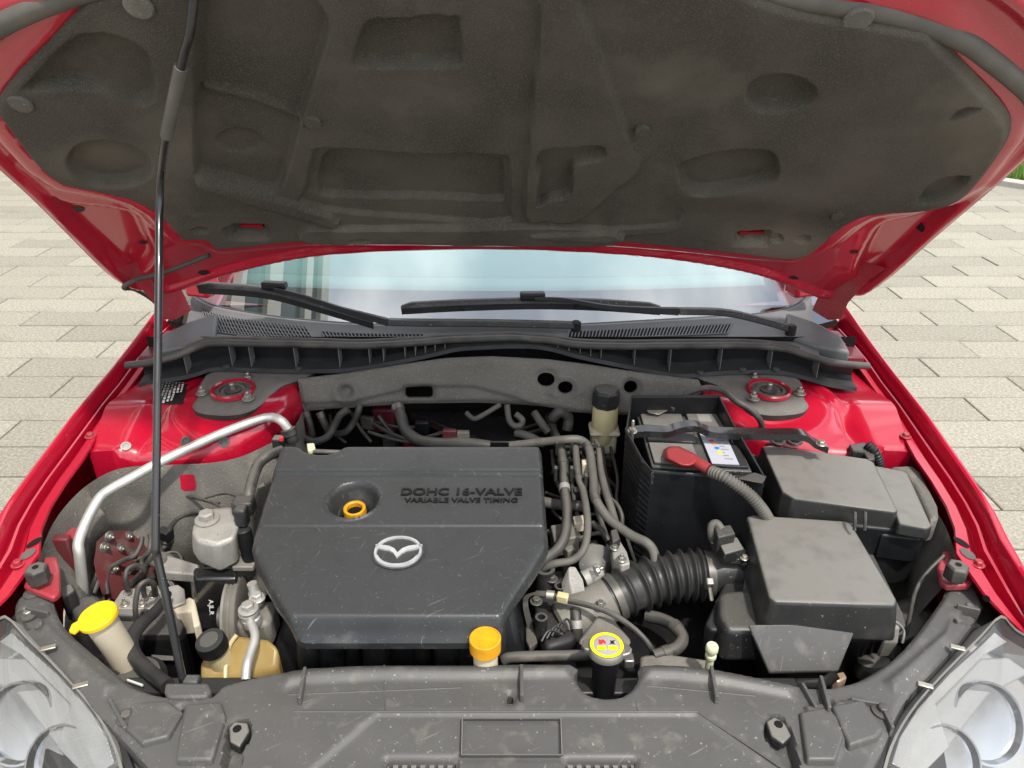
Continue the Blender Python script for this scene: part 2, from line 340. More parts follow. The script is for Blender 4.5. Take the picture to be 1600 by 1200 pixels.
def clear(name, tint, refl, rough=0.0, haze=0):
    m = bpy.data.materials.new(name); m.use_nodes = True; t = m.node_tree; t.nodes.clear(); M[name] = m
    out = t.nodes.new('ShaderNodeOutputMaterial'); tr = t.nodes.new('ShaderNodeBsdfTransparent'); gl = t.nodes.new('ShaderNodeBsdfGlossy'); mxs = t.nodes.new('ShaderNodeMixShader')
    lw = t.nodes.new('ShaderNodeFresnel'); lw.inputs[0].default_value = 1.5; ad = t.nodes.new('ShaderNodeMath'); ad.operation = 'MULTIPLY_ADD'; ad.inputs[1].default_value = 1; ad.inputs[2].default_value = refl; ad.use_clamp = True
    tr.inputs[0].default_value = (*tint, 1); gl.inputs['Roughness'].default_value = rough
    t.links.new(lw.outputs[0], ad.inputs[0]); t.links.new(ad.outputs[0], mxs.inputs[0]); t.links.new(tr.outputs[0], mxs.inputs[1]); t.links.new(gl.outputs[0], mxs.inputs[2])
    if haze:
        df = t.nodes.new('ShaderNodeBsdfDiffuse'); df.inputs[0].default_value = (.62,.62,.60,1); m2 = t.nodes.new('ShaderNodeMixShader'); m2.inputs[0].default_value = haze
        t.links.new(mxs.outputs[0], m2.inputs[1]); t.links.new(df.outputs[0], m2.inputs[2]); t.links.new(m2.outputs[0], out.inputs[0])
    else: t.links.new(mxs.outputs[0], out.inputs[0])
clear('windscreen_glass', (.70,.79,.78), .33)
clear('lens', (.95,.96,.97), .02, .01, .05)
mat('lamp_grey', (.30,.30,.29), .30, rv=.03)
def ribbed(name, src, sc_):
    m = M[src].copy(); m.name = name; M[name] = m; t = m.node_tree; b = t.nodes['Principled BSDF']
    tcn = t.nodes.new('ShaderNodeTexCoord'); wv = t.nodes.new('ShaderNodeTexWave'); wv.inputs['Scale'].default_value = sc_; wv.bands_direction = 'DIAGONAL'; t.links.new(tcn.outputs['Object'], wv.inputs[0])
    q = t.nodes.new('ShaderNodeBump'); q.inputs['Strength'].default_value = .5; q.inputs['Distance'].default_value = .002; t.links.new(wv.outputs['Fac'], q.inputs['Height']); t.links.new(q.outputs[0], b.inputs['Normal'])
ribbed('lamp_ribbed', 'lamp_silver', 230)
# ================================================================== THE SETTING
pave = mk('pavement', [(-400,-400,-.007),(400,-400,-.007),(400,400,-.007),(-400,400,-.007)], [(0,1,2,3)], 'joint'); tag(pave, kind='structure')
def paver_mesh():
    L, W, H, c = .5925, .1915, .045, .003
    rings = []
    for ins, z in ((0,-H),(0,-c),(c,0)):
        rings.append([(-L/2+ins,-W/2+ins,z),(L/2-ins,-W/2+ins,z),(L/2-ins,W/2-ins,z),(-L/2+ins,W/2-ins,z)])
    v, f = loft_geo(rings); me = bpy.data.meshes.new('paver'); me.from_pydata([tuple(p) for p in v], [], f); me.materials.append(M['granite']); return me
PM = paver_mesh(); cand = []
for i in range(-14, 40):
    y = 3.314+.2*i; x0 = -2.575+(.3 if i % 2 else 0)-.0
    if y > 9.6: break
    for k in range(-14, 22):
        x = x0+.3+.6*k+random.uniform(-.002,.002)
        d = Vector((x, y, 0))-CP; dz = d.dot(FW)
        if dz < .3: continue
        px = 800+F*d.x/dz; py = 600-F*d.dot(UP)/dz
        if -420 < px < 2020 and py < 1300:
            lx = 240 if py < 520 else 240-(py-490)*.75
            rx = 1305 if py < 520 else 1305+(py-500)*.70
            if py < 450: lx = (py-262)*.9+0; rx = 1600-(py-250)*1.15
            if (px < lx+190 or px > rx-190): cand.append((0 if -60 < px < 1660 and py < 960 else 1, dz, x, y))
cand.sort(); print('pavers', len(cand))
for _f, dz, x, y in cand[:300]:
    o = bpy.data.objects.new('paver', PM); link(o, pave, (x, y, random.uniform(-.0015,.0015))); o.location = (x, y, random.uniform(-.0015,.0015))
    o.rotation_euler = (random.uniform(-.003,.003), random.uniform(-.002,.002), random.uniform(-.004,.004))
used = {(round(x0_, 1), round(y0_, 2)) for _f, _d, x0_, y0_ in cand[:300]}; rest = []
pv_, pf_ = [tuple(v.co) for v in PM.vertices], [tuple(p.vertices) for p in PM.polygons]
for i in range(-38, 32):
    y = 3.314+.2*i
    for k in range(-20, 30):
        x = -2.575+(.3 if i % 2 else 0)+.3+.6*k
        if not -9 < x < 10 or any((round(x+q, 1), round(y, 2)) in used for q in (-.03, 0, .03)): continue
        dz_ = random.uniform(-.0015,.0015); rest.append(([Vector((a+x, b+y, c+dz_)) for a, b, c in pv_], pf_))
rf = mk('paver_field', *join_geo(rest), 'granite', pave, ang=20); tag(rf, kind='stuff')
# kerb with a strip of lawn at the edge of the paving
g0 = at(1556, 292, 0)
kp = spline([(g0.x-1.2, g0.y+1.9, 0), (g0.x-.12, g0.y+.42, 0), (g0.x+.75, g0.y-.55, 0), (g0.x+2.4, g0.y-1.6, 0), (g0.x+6, g0.y-2.6, 0)], 8)
rings = []
for p in kp: rings.append([p+Vector(q) for q in ((-.06,-.06,-.1),(-.06,-.06,.05),(.06,.06,.05),(.06,.06,-.1))])
kb = loft('kerb', rings, 'kerb', bevel=.006); tag(kb, kind='structure')
lp = [p+Vector((.05,.05,.02)) for p in kp]; vs = lp+[p+Vector((9,9,0)) for p in lp]; n = len(lp)
lawn = mk('lawn_bed', vs, [(i,i+1,n+i+1,n+i) for i in range(n-1)], 'soil'); tag(lawn, kind='structure')
gv = []; gf = []
for i in range(9000):
    j = random.randrange(4, 22); b0 = kp[j].lerp(kp[j+1], random.random())+Vector((.10,.10,.02))+Vector((1,1,0))*random.random()**1.6*1.5
    a = random.uniform(0, 6.28); h = random.uniform(.05,.13); ww = random.uniform(.003,.006); l = Vector((random.uniform(-.05,.05), random.uniform(-.05,.05), h)); s = Vector((math.cos(a), math.sin(a), 0))*ww
    k = len(gv); gv += [b0-s, b0+s, b0+l]; gf.append((k,k+1,k+2))
me = bpy.data.meshes.new('grass'); me.from_pydata([tuple(v) for v in gv], [], gf)
gr = fin('grass', me, 'grass', None, 180); tag(gr, 'short bright green grass behind the pale kerb', 'grass', kind='stuff')
# building beside the car: pale floor bands and dark window strips (seen mirrored in the windscreen)
bl = thing('office_building', 'pale stone office block with dark window strips mirrored in the windscreen', 'building', (-9.5, 4, 0))
bx = -6.4
def slabx(name, x0, x1, y0, y1, z0, z1, m, parent): return box(name, ((x0+x1)/2,(y0+y1)/2,(z0+z1)/2), (x1-x0,y1-y0,z1-z0), m, parent, bevel=0)
slabx('wall', bx-6, bx-.35, -4, 12, 0, 17.0, 'facade', bl)
BANDS = [(0,4.3),(6.3,7.0),(8.6,9.5),(11.2,12.3),(14.6,15.3),(16.4,17.3)]
for z0, z1 in BANDS: slabx('stone_band', bx-.35, bx, -4.1, 12.1, z0, z1, 'facade', bl)
for (a, z0), (z1, b) in zip(BANDS, BANDS[1:]):
    for k in range(8): slabx('window', bx-.34, bx-.22, -4+2*k+.05, -2+2*k-.05, z0+.02, z1-.02, 'facade_glass', bl)
# ================================================================== THE CAR BODY
car = thing('car', 'red car with its bonnet propped open, seen from the front', 'car', (XC, 2.2, 0))
def cat_(px, py, z): return at(px, py, z)
# fender: shoulder line (outside) and flange line (inside), as distance from the car's centre line
SH = [(.56,.700,.690),(.66,.735,.718),(.76,.757,.745),(.833,.768,.761),(.89,.776,.768),(.953,.784,.780),(1.02,.789,.789),(1.11,.793,.800),(1.205,.794,.815),(1.337,.794,.829),(1.47,.790,.852),(1.60,.785,.880),(1.9,.80,.90)]
def interp(tab, y, k):
    for a, b in zip(tab, tab[1:]):
        if y <= b[0]: t = max(0, (y-a[0])/(b[0]-a[0])); return a[k]+(b[k]-a[k])*t
    return tab[-1][k]
_fl = [(825,712,.748),(864,712,.740),(775,690,.758),(730,655,.768),(690,632,.774),(650,612,.782),(610,582,.792),(580,556,.80)]
FLI = []
for py, half, z in _fl:
    p = at(800+half, py, z); FLI.append((p.y, p.x, z))
FLI += [(.75,.757,.690),(.786,.739,.700),(.823,.711,.720)]; FLI.sort(); FLI += [(1.45, FLI[-1][1]-.002, .815),(1.9, FLI[-1][1], .83)]
print('flange', [tuple(round(v,3) for v in q) for q in FLI])
def fender(sg):
    ys = [.755,.775,.80,.83,.86,.90,.95,1.0,1.06,1.12,1.2,1.28,1.36,1.44,1.52,1.6]
    prof = [(0,0,0),(.02,.004,0),(.30,.004,0),(.36,.0,0),(.42,-.012,0),(.50,-.012,0),(.54,.010,0),(.60,.011,0),(.635,.002,0),(.69,.002,0),(.72,.6,1),(.78,.93,1),(.86,1.0,1),(.94,.97,1)]
    rings = []
    for y in ys:
        xi, zi = interp(FLI, y, 1), interp(FLI, y, 2); xo, zo = interp(SH, y, 1), interp(SH, y, 2); r = []
        yy = y-max(0,(.86-y))*0
        for t, h, md in prof:
            x = xi+(xo-xi)*t; z = zi+h if md == 0 else (zi+.002)+(zo-zi)*h
            r.append((x, yy, z))
        r += [(xo, yy, zo-.018), (xo+.010, yy, zo-.05), (xo+.018, yy, zo-.13)]
        za = .31+math.sqrt(max(0, .345**2-(y-1.27)**2)) if abs(y-1.27) < .345 else .30
        za = min(za, zo-.16); r += [(xo+.02, yy, (zo-.13+za)/2), (xo+.016, yy, za), (xo-.01, yy, za)]
        rings.append([(XC+sg*x, yy_, z) for x, yy_, z in r])
    return loft('fender', rings, 'red', car, cap=False, closed=False, ang=38)
fd = {}
for sg in (-1, 1):
    f_ = fd[sg] = fender(sg)
    for (px, py, z) in ((1415,682,.777),(1528,882,.745)):          # bolts on the flange
        p, n_ = hit(f_, px if sg > 0 else 1556-px, py)
        if p: nut('bolt', p, .0065, 'red_dusty', f_, stud=0)
    for (px, py, z, a, b_) in ((1502,848,.752,.013,.006),(1512,866,.748,.012,.008),(1542,935,.735,.005,.005)):
        p, n_ = hit(f_, px if sg > 0 else 1556-px, py, .0012)
        if not p: continue
        a1 = Vector((sg*-.55,.83,0)); a1 = (a1-n_*a1.dot(n_)).normalized(); a2 = n_.cross(a1)
        mk('hole', [p+a1*a*math.cos(t*.3927)+a2*b_*math.sin(t*.3927) for t in range(16)], [tuple(range(16))], 'cavity' if b_ < .0075 else 'rubber_dusty', f_)
# rest of the bodywork behind and below the bay
body_rings = []
for y, xo, z0, z1 in ((1.6,.785,.22,.88),(2.4,.86,.2,.93),(3.4,.87,.2,.95),(4.4,.84,.22,.98),(4.85,.72,.3,.95)):
    body_rings.append([(XC+s*x, y, z) for s, x, z in ((-1,xo-.05,z0),(-1,xo+.015,z0+.12),(-1,xo+.02,(z0+z1)/2+.1),(-1,xo-.01,z1-.04),(-1,xo-.06,z1),(1,xo-.06,z1),(1,xo-.01,z1-.04),(1,xo+.02,(z0+z1)/2+.1),(1,xo+.015,z0+.12),(1,xo-.05,z0))])
loft('door_side', [[q for q in r] for r in body_rings], 'red', car, cap=False, closed=False)
roof = []
for y, xh, z in ((2.25,.56,1.36),(2.6,.585,1.425),(3.2,.59,1.43),(3.7,.56,1.37)):
    roof.append([(XC+xh*math.sin(a), y, z-.035+.045*math.cos(a)) for a in [(-90+15*i)*math.pi/180 for i in range(13)]])
loft('roof', roof, 'red', car, cap=False, closed=False, thick=.03)
for s in (-1, 1):
    tube('roof_pillar', [(XC+s*.72,1.60,.93),(XC+s*.70,1.75,1.05),(XC+s*.64,2.05,1.26),(XC+s*.575,2.3,1.36)], .028, 'red', car)
    tube('roof_pillar', [(XC+s*.60,3.6,1.36),(XC+s*.70,4.1,1.12),(XC+s*.74,4.35,.97)], .04, 'red', car)
    mk('side_window', [(XC+s*.735,1.78,.92),(XC+s*.64,2.25,1.30),(XC+s*.59,2.6,1.40),(XC+s*.58,3.5,1.38),(XC+s*.68,4.0,1.1),(XC+s*.76,3.9,.93)], [(0,1,2,3,4,5)], 'facade_glass', car)
    wp = lathe('wheel', [(.20,-.10),(.30,-.10),(.315,-.07),(.315,.07),(.30,.10),(.20,.10)], (XC+s*.70,1.27,.31), 'tyre', car, ax=(1,0,0), k=40)
    lathe('rim', [(.02,.06),(.19,.08),(.205,.10),(.205,-.09)], (XC+s*.70,1.27,.31), 'silver', wp, ax=(s,0,0), k=40)
    wp = lathe('wheel', [(.20,-.10),(.30,-.10),(.315,-.07),(.315,.07),(.30,.10),(.20,.10)], (XC+s*.73,3.95,.31), 'tyre', car, ax=(1,0,0), k=40)
mk('rear_window', [(XC-.52,3.75,1.37),(XC+.52,3.75,1.37),(XC+.64,4.4,.99),(XC-.64,4.4,.99)], [(0,1,2,3)], 'facade_glass', car)
# front bumper below the frame
bp = []
for z, dy in ((.20,.06),(.30,.0),(.42,-.01),(.50,.0),(.545,.03)):
    bp.append([(XC+.80*math.sin(a), .40+dy+.34*(1-math.cos(a))**1.0*1.1, z) for a in [(-90+10*i)*math.pi/180 for i in range(19)]])
loft('front_bumper', bp, 'red', car, cap=False, closed=False, thick=.006)
gr_ = []
for z, dy in ((.545,.035),(.58,.055),(.62,.085),(.655,.12)): gr_.append([(XC+.80*math.sin(a), .40+dy+.374*(1-math.cos(a)), z) for a in [(-45+7.5*i)*math.pi/180 for i in range(13)]])
gl_ = loft('front_grille', gr_, 'plastic_black', car, cap=False, closed=False, thick=.004)
for z, dy in ((.565,.035),(.60,.058),(.635,.09)): tube('grille_bar', [(XC+.80*math.sin(a), .40+dy+.374*(1-math.cos(a)), z) for a in [(-40+10*i)*math.pi/180 for i in range(9)]], .006, 'plastic', gl_, n=3)
# ---- bay shell: floor, firewall, side walls (dark)
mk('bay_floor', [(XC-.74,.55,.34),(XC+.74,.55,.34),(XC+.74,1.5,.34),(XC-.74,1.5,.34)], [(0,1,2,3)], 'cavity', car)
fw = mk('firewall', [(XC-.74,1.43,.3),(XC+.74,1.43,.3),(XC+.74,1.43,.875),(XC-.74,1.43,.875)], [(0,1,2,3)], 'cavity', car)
for a, z in (((600,655,.70),.7),((648,690,.66),.66),((715,682,.66),.66)):
    p = aty(a[0], a[1], 1.415); box('body_patch', p, (.05,.02,.06), 'red_dark', fw, bevel=.006)
# ---- inner aprons with the strut towers (red)
def apron(sg):
    # traced on the car's right-hand (image left) side, mirrored for the other
    fl = [(interp(FLI, y, 1)+.004, y) for y in (1.15,1.2,1.26,1.32,1.38,1.44)]
    out = [(x,y) for x,y in fl]+[(.42,1.44),(.405,1.38),(.40,1.32),(.415,1.27),(.44,1.225),(.48,1.185),(.53,1.165),(.60,1.16),(.68,1.156),(.735,1.152)]
    out = [(sg*x, y) for x, y in (out if sg > 0 else out[::-1])]
    tw = (sg*.528, 1.305)
    def h(U, V, D):
        r = np.hypot(U-tw[0], V-tw[1]); a = np.abs(U)
        z = .756+.036*sst(V, 1.16, 1.29)
        z = z+.018*sst(-r, -.155, -.115)                              # raised tower top
        z = z+.012*sst(a, .64, .70)*sst(-V, -1.36, -1.25)              # swell towards the flange
        z = z-.006*np.exp(-((a-.66+.25*(V-1.2))/.012)**2)              # pressed bead
        z = z+.006*np.exp(-((V-1.19-.1*(a-.6))/.03)**2)
        k = np.clip(1-D/.020, 0, 1); z = z-.020*(1-np.sqrt(np.clip(1-k*k, 0, 1)))*(a < .70)
        return z
    return panel('inner_apron', out, lambda U,V,W: np.stack([XC+U, V, W], 1), h, 'red', car, step=.006, skirt=.30, sdir=(0,0,-1))
AP = {s: apron(s) for s in (-1, 1)}
for s in (-1, 1):
    c = Vector((XC+s*.528, 1.305, .806))
    # plate over the tower
    pl = [(-.062,.09),(-.064,-.03),(-.055,-.062),(-.03,-.078),(.02,-.083),(.055,-.068),(.075,-.03),(.090,.02),(.125,.05),(.135,.09)]
    pl = sp2([(c.x+(a if s < 0 else -a), c.y+b_) for a, b_ in pl], 4)
    sm = panel('strut_plate', pl, lambda U,V,W: np.stack([U,V,W],1), lambda U,V,D: c.z+.004+.003*sst(D,0,.006)+.08*(V-1.305), 'plastic_dusty', AP[s], step=.006, skirt=.01, sdir=(0,0,-1))
    st = thing('strut_mount', 'round suspension strut top ringed in red, '+('beside the black specification sticker' if s < 0 else 'beside the battery and fuse box'), 'strut mount', c, 'strut tops')
    lathe('ring', [(.036,.006),(.036,.013),(.040,.015),(.043,.012),(.043,.006)], c, 'red', st, k=36)
    lathe('rubber_bush', [(.002,.006),(.033,.006),(.033,.010),(.026,.012),(.022,.004),(.004,.004)], c, 'rubber', st, k=36)
    lathe('inner_washer', [(.004,.008),(.017,.008),(.017,.011),(.004,.012)], c, 'steel_dark', st, k=24)
    lathe('stud', [(.0055,.008),(.0055,.022),(.004,.024)], c, 'steel', st, k=12)
    for a in (75, 195, 315):
        q = c+Vector((math.cos(R(a if s < 0 else 180-a))*.058, math.sin(R(a))*.050, .008)); nut('nut', q, .0080, 'steel', st, stud=.005)
# holes and plugs on the apron
for px, py, mm, r in ((197,698,'steel',.009),(291,690,'rubber',.010),(350,690,'steel_dark',.010)):
    p, n_ = hit(AP[-1], px, py)
    if p: lathe('plug', [(r,0),(r,.003),(r*.6,.003),(r*.55,.001)], p, mm, AP[-1], ax=n_, k=20)
# specification sticker
SQ = [Vector((x, y, 0)) for x, y in ((252,596),(294,596),(286,632),(238,632))]
def on_sq(u, v, lift):
    q = SQ[0].lerp(SQ[1], u).lerp(SQ[3].lerp(SQ[2], u), v); return hit(AP[-1], q.x, q.y, lift)[0]
stk = mk('sticker', [on_sq(i/8, j/8, .0012) for i in range(9) for j in range(9)], [(i*9+j, i*9+j+1, i*9+j+10, i*9+j+9) for i in range(8) for j in range(8)], 'label_black', AP[-1])
def bil(Q, u, v): return Q[0].lerp(Q[1], u).lerp(Q[3].lerp(Q[2], u), v)
g = []
for u0 in (.08,.20,.32,.44,.56,.68,.80):
    v = .06
    while v < (.9 if u0 in (.44,.32) else .5 if u0 > .6 else .8):
        L_ = random.choice((.06,.09,.12)); q = [on_sq(a, b_, .0022) for a, b_ in ((u0,v),(u0+.07,v),(u0+.07,v+L_),(u0,v+L_))]; g.append((q, [(0,1,2,3)])); v += L_+.035
mk('print', *join_geo(g), 'print_white', stk)
# ---- felt lining of the wheel arch wall
def lining(sg):
    plan = [(.395,1.30,.770),(.40,1.23,.765),(.435,1.20,.755),(.48,1.165,.748),(.53,1.150,.745),(.60,1.145,.744),(.67,1.140,.743),(.705,1.12,.742),(.722,1.06,.745),(.724,.98,.74),(.71,.90,.725)]
    P = spline([(a, b_, c_) for a, b_, c_ in plan], 6); rings = []
    for i, p in enumerate(P):
        n = Vector((-.25,-1,0)) if p.y > 1.08 else Vector((-1,-.1,0)); n.normalize(); r = []
        for k in range(15):
            t = k/14; z = p.z-(p.z-.46)*t; wv = .010*math.sin(i*.42+t*5)+.008*math.sin(i*.2-t*9); bul = .055*t
            q = Vector((p.x, p.y, z))+n*(bul+wv*min(1, t*4)); r.append((XC+sg*q.x, q.y, q.z))
        rings.append(r)
    return loft('arch_lining', rings, 'felt_wall', car, cap=False, closed=False, ang=80)
LN = {s: lining(s) for s in (-1,1)}
q = [hit(LN[-1], x, y, .0012)[0] for x, y in ((281,743),(284,741),(301,741),(304,744),(307,761),(304,766),(288,767),(283,763))]
mk('window_patch', q, [tuple(range(8))], 'red', LN[-1])
# ---- chassis leg with bolted plate (image left, low)
q = [CP+(hit(LN[-1], x, y)[0]-CP)*.975 if hit(LN[-1], x, y)[0] else at(x, y, z) for x, y, z in ((146,880,.57),(150,845,.585),(170,828,.59),(200,828,.59),(222,845,.585),(240,870,.575),(250,900,.56),(235,930,.545),(185,930,.545),(155,915,.55))]
cl = slab('chassis_leg', q, .02, 'red_grime', car, bevel=.004, grow=.0)
for x, y, mm in ((163,855,'steel'),(187,857,'steel'),(200,838,'steel'),(178,888,'zinc'),(205,865,'steel_dark'),(170,838,'steel')):
    nut('bolt', hit(cl, x, y)[0] or at(x, y, .60), .0062, mm, cl, ax=hit(cl, x, y)[1] or (0,0,1), stud=.003)
box('side_bracket', at(104,842,.70), (.035,.05,.012), 'red_dusty', car, bevel=.003)
box('side_bracket', at(108,880,.665)+Vector((0,0,0)), (.028,.015,.11), 'red_dark', car, bevel=.003)
# rubber bump stops on the wing ends and their red feet
for s in (-1, 1):
    p = at(1494, 893, .738) if s > 0 else at(59, 897, .738)
    ft = slab('bump_stop_foot', [at(x, y, .716) for x, y in (((1472,860),(1492,858),(1516,880),(1524,905),(1516,914),(1480,915),(1468,905),(1465,885)) if s > 0 else ((88,868),(93,890),(93,925),(82,934),(36,916),(38,897),(60,870)))], .012, 'red_dusty', car, bevel=.004)
    bs = thing('bump_stop', 'black rubber bonnet stop on the wing end, '+('near the yellow washer cap' if s < 0 else 'near the air filter box'), 'rubber stop', p, 'bonnet stops')
    mk('body', *lathe_geo([(.016,-.012),(.0165,.010),(.013,.013)], p, k=6), 'rubber', bs, bevel=.001)
    lathe('bore', [(.0045,.0),(.0045,.0138)], p, 'cavity', bs, k=12)
# ================================================================== COWL, WINDSCREEN, WIPERS
SEAL = [(197,571,.872),(242,565,.880),(281,554,.888),(308,542,.896),(335,536,.902),(412,537,.904),(490,538,.905),(567,540,.905),(645,536,.908),(703,531,.910),(761,529,.911),(800,528,.911),(857,532,.909),(904,539,.906),(974,541,.905),(1090,540,.904),(1167,540,.902),(1226,545,.896),(1264,556,.888),(1303,567,.880),(1357,572,.872)]
SP = spline([at(a, b, c-.022) for a, b, c in SEAL], 6)
seal = tube('bonnet_seal', [p for p in SP], .0072, 'rubber', car, smooth=False, k=14)
tube('seal_lip', [p+Vector((0,.012,.003)) for p in SP[14:-14]], .006, 'rubber', seal, smooth=False, k=10)
LOW = [(225,590),(250,584),(308,584),(335,579),(443,579),(517,577),(567,571),(684,553),(722,547),(800,545),(857,546),(954,563),(1059,583),(1129,580),(1226,580),(1303,590),(1330,595)]
LO = []
for x, y in LOW:
    q = aty(x, y, 1.36)
    LO.append(Vector((q.x, q.y, q.z)))
LO = spline(LO, 6)
def resamp(P, n):
    L = [0]
    for a, b in zip(P, P[1:]): L.append(L[-1]+(b-a).length)
    out = []
    for i in range(n):
        s = L[-1]*i/(n-1); j = 0
        while j < len(L)-2 and L[j+1] < s: j += 1
        out.append(P[j].lerp(P[j+1], min(1,(s-L[j])/max(1e-9,L[j+1]-L[j]))))
    return out
def by_x(P, x):
    for a, b in zip(P, P[1:]):
        if a.x <= x <= b.x: return a.lerp(b, (x-a.x)/max(1e-9,b.x-a.x))
    return (P[0] if x < P[0].x else P[-1]).copy()
gut = []
for i in range(81):
    x = LO[0].x+(LO[-1].x-LO[0].x)*i/80; s_ = by_x(SP, x); l = by_x(LO, x)
    gut.append([s_+Vector((0,.006,-.004)), s_+Vector((0,.022,-.010)), Vector((x, s_.y+.024, l.z+.010)), Vector((x, s_.y+.018, l.z+.004)), Vector((x, s_.y-.008, l.z-.001)), Vector((x, s_.y-.012, l.z-.008))])
gt = loft('gutter', gut, 'plastic_black', car, cap=False, closed=False, ang=30)
for px in (265,335,368,443,517,567,590,625,642,658,674,690,875,893,911,928,945,1000,1059,1143,1226,1296):
    s_ = by_x(SP, at(px,545,.9).x); l = by_x(LO, s_.x)
    box('rib', (s_.x, s_.y+.012, (s_.z+l.z)/2-.004), (.0012,.030,max(.006,s_.z-l.z-.006)), 'plastic_cowl', gt, bevel=0)
for px in (326,448,1110,1180,1235): 
    s_ = by_x(SP, at(px,545,.9).x); l = by_x(LO, s_.x); lathe('clip', [(.009,0),(.0085,.002),(.005,.004)], (s_.x, s_.y-.006, l.z-.001), 'plastic', gt, k=16)
# windscreen base line
WB = [(300,452,.950),(303,466,.938),(335,484,.920),(412,499,.900),(490,508,.890),(567,513,.884),(684,516,.880),(790,516,.878),(900,514,.880),(1010,508,.884),(1100,503,.890),(1187,497,.905),(1237,486,.922),(1262,468,.938),(1266,455,.950)]
GA = math.tan(R(31))
def glass_z(x, y): x = x-XC; return .885+GA*(y-1.495-.10*x*x-.25*x**4)
def on_glass(px, py):
    d = ray(px, py); a, b = .5, 4.
    for _ in range(50):
        m_ = (a+b)/2; p = CP+d*m_
        if p.z > glass_z(p.x, p.y): a = m_
        else: b = m_
    return CP+d*a
WP = spline([on_glass(a, b) for a, b, c in WB], 6)
cw = []
for i in range(101):
    x = by_x(SP, at(262,545,.9).x).x; x1 = at(1300,545,.9).x; xx = x+(x1-x)*i/100
    s_ = by_x(SP, xx)+Vector((0,.010,0)); t = i/100; wpt = resamp(WP, 101)[i] if i == 0 else None
    cw.append(s_)
WR = resamp(WP, 101)
def cowl_pt(i, t, up=0):
    a, b = cw[i], WR[i]; p = a.lerp(b, t); p.z += -.016*math.sin(math.pi*min(1,t*1.15))*(1-abs(2*t-1)*.3)+up; return p
cowl = loft('cowl_panel', [[cowl_pt(i, k/12, .010*(1 if k >= 11 else 0)) for k in range(13)] for i in range(101)], 'plastic_cowl', car, cap=False, closed=False, ang=40)
# grille openings: a dark sheet on the cowl, coloured as their shade, under a lattice
def grille(i0, i1, t0, t1, nu, nv):
    N_ = 40; well = [[None]]
    def pt(u, v, up):
        f = i0+(i1-i0)*u; i = int(min(f, 99)); fr = f-i; return cowl_pt(i, t0+(t1-t0)*v, up).lerp(cowl_pt(i+1, t0+(t1-t0)*v, up), fr)
    loft('grille_shade_sheet', [[pt(u/30, v/3, .0012) for v in range(4)] for u in range(31)], 'cavity', cowl, cap=False, closed=False)
    g = []
    for k in range(nv+1):
        g.append(tube_geo([pt(u/40, k/nv, .0026) for u in range(41)], .0016, 4))
    for k in range(nu+1):
        g.append(tube_geo([pt(k/nu, v/3, .0026) for v in range(4)], .0016, 4))
    o = mk('grille_lattice', *join_geo(g), 'plastic_cowl', cowl); tag(o, kind='stuff')
grille(4, 22, .40, .88, 32, 5); grille(24, 39, .34, .74, 27, 4); grille(9, 20, .12, .32, 20, 3)
grille(63, 78, .20, .48, 26, 4); grille(60, 84, .60, .90, 48, 1); 
# end pieces beside the bonnet hinges
for s in (-1, 1):
    q = [(.62,1.52,.895),(.665,1.475,.892),(.70,1.42,.886),(.705,1.37,.868),(.65,1.39,.872),(.60,1.44,.872)]
    slab('cowl_end', [(XC+s*a, b_, c_) for a, b_, c_ in (q if s > 0 else q[::-1])], .03, 'plastic_cowl', car, bevel=.006)
    # hinge pedestal and hinge arm
    box('hinge_base', (XC+s*.712,1.45,.842), (.06,.14,.02), 'red_dark', car, bevel=.004)
    box('scuttle_corner', (XC+s*.66,1.56,.945), (.06,.05,.05), 'red', car, bevel=.008, rz=s*.3)
    arm = [(.672,1.50,.905),(.690,1.46,.90),(.700,1.43,.915),(.700,1.415,.955),(.712,1.385,1.01),(.735,1.365,1.045),(.700,1.395,1.05),(.682,1.44,1.005),(.672,1.475,.96)]
    a1 = [Vector((XC+s*x, y, z)) for x, y, z in arm]
    hg = loft('hinge', [a1, [p+Vector((-s*.004,.004,0)) for p in a1]], 'red_dusty', car, bevel=.0015)
    nut('bolt', Vector((XC+s*.712,1.43,.852)), .008, 'red_dusty', hg, stud=0)
# windscreen: lower part and up to the roof
ws = []
for i in range(61):
    u = -1+2*i/60; col = []
    for k in range(25):
        t = k/24; x = XC+u*(.76-.15*t); y = 1.44+.10*(u*.76)**2+.25*(u*.76)**4+.86*t-.03*t*(1-u*u); col.append((x, y, glass_z(x, y)+.0))
    ws.append(col)
ws_o = loft('windscreen', ws, 'windscreen_glass', car, cap=False, closed=False, ang=180)
tube('windscreen_trim', [p+Vector((0,.004,.006)) for p in WP], .005, 'rubber_clean', ws_o, smooth=False, k=8)
# behind the glass: dashboard top and pale board standing on it
dsh = []
for i in range(31):
    u = -1+2*i/30; x = XC+.64*u; dsh.append([(x,1.48+.10*u*u,.82),(x,1.56+.06*u*u,.880),(x,1.63+.04*u*u,.900),(x,2.0,.92),(x,2.02,.6)])
loft('dashboard', dsh, 'dash', car, cap=False, closed=False)
bd = []
for i in range(31):
    u = -1+2*i/30; x = XC+.62*u; y0 = 1.635+.04*u*u
    bd.append([(x,y0,.898),(x,y0+.030,.920),(x,y0+.034,.9205),(x,y0+.036,.925),(x,y0+.1,.975),(x,y0+.26,1.07),(x,y0+.40,1.15)])
loft('sun_shade', bd, 'shade_cloth', car, cap=False, closed=False, thick=.003)
mk('cabin_lining', [(XC-.70,2.1,.3),(XC+.70,2.1,.3),(XC+.58,2.3,1.34),(XC-.58,2.3,1.34)], [(0,1,2,3)], 'cabin', car)
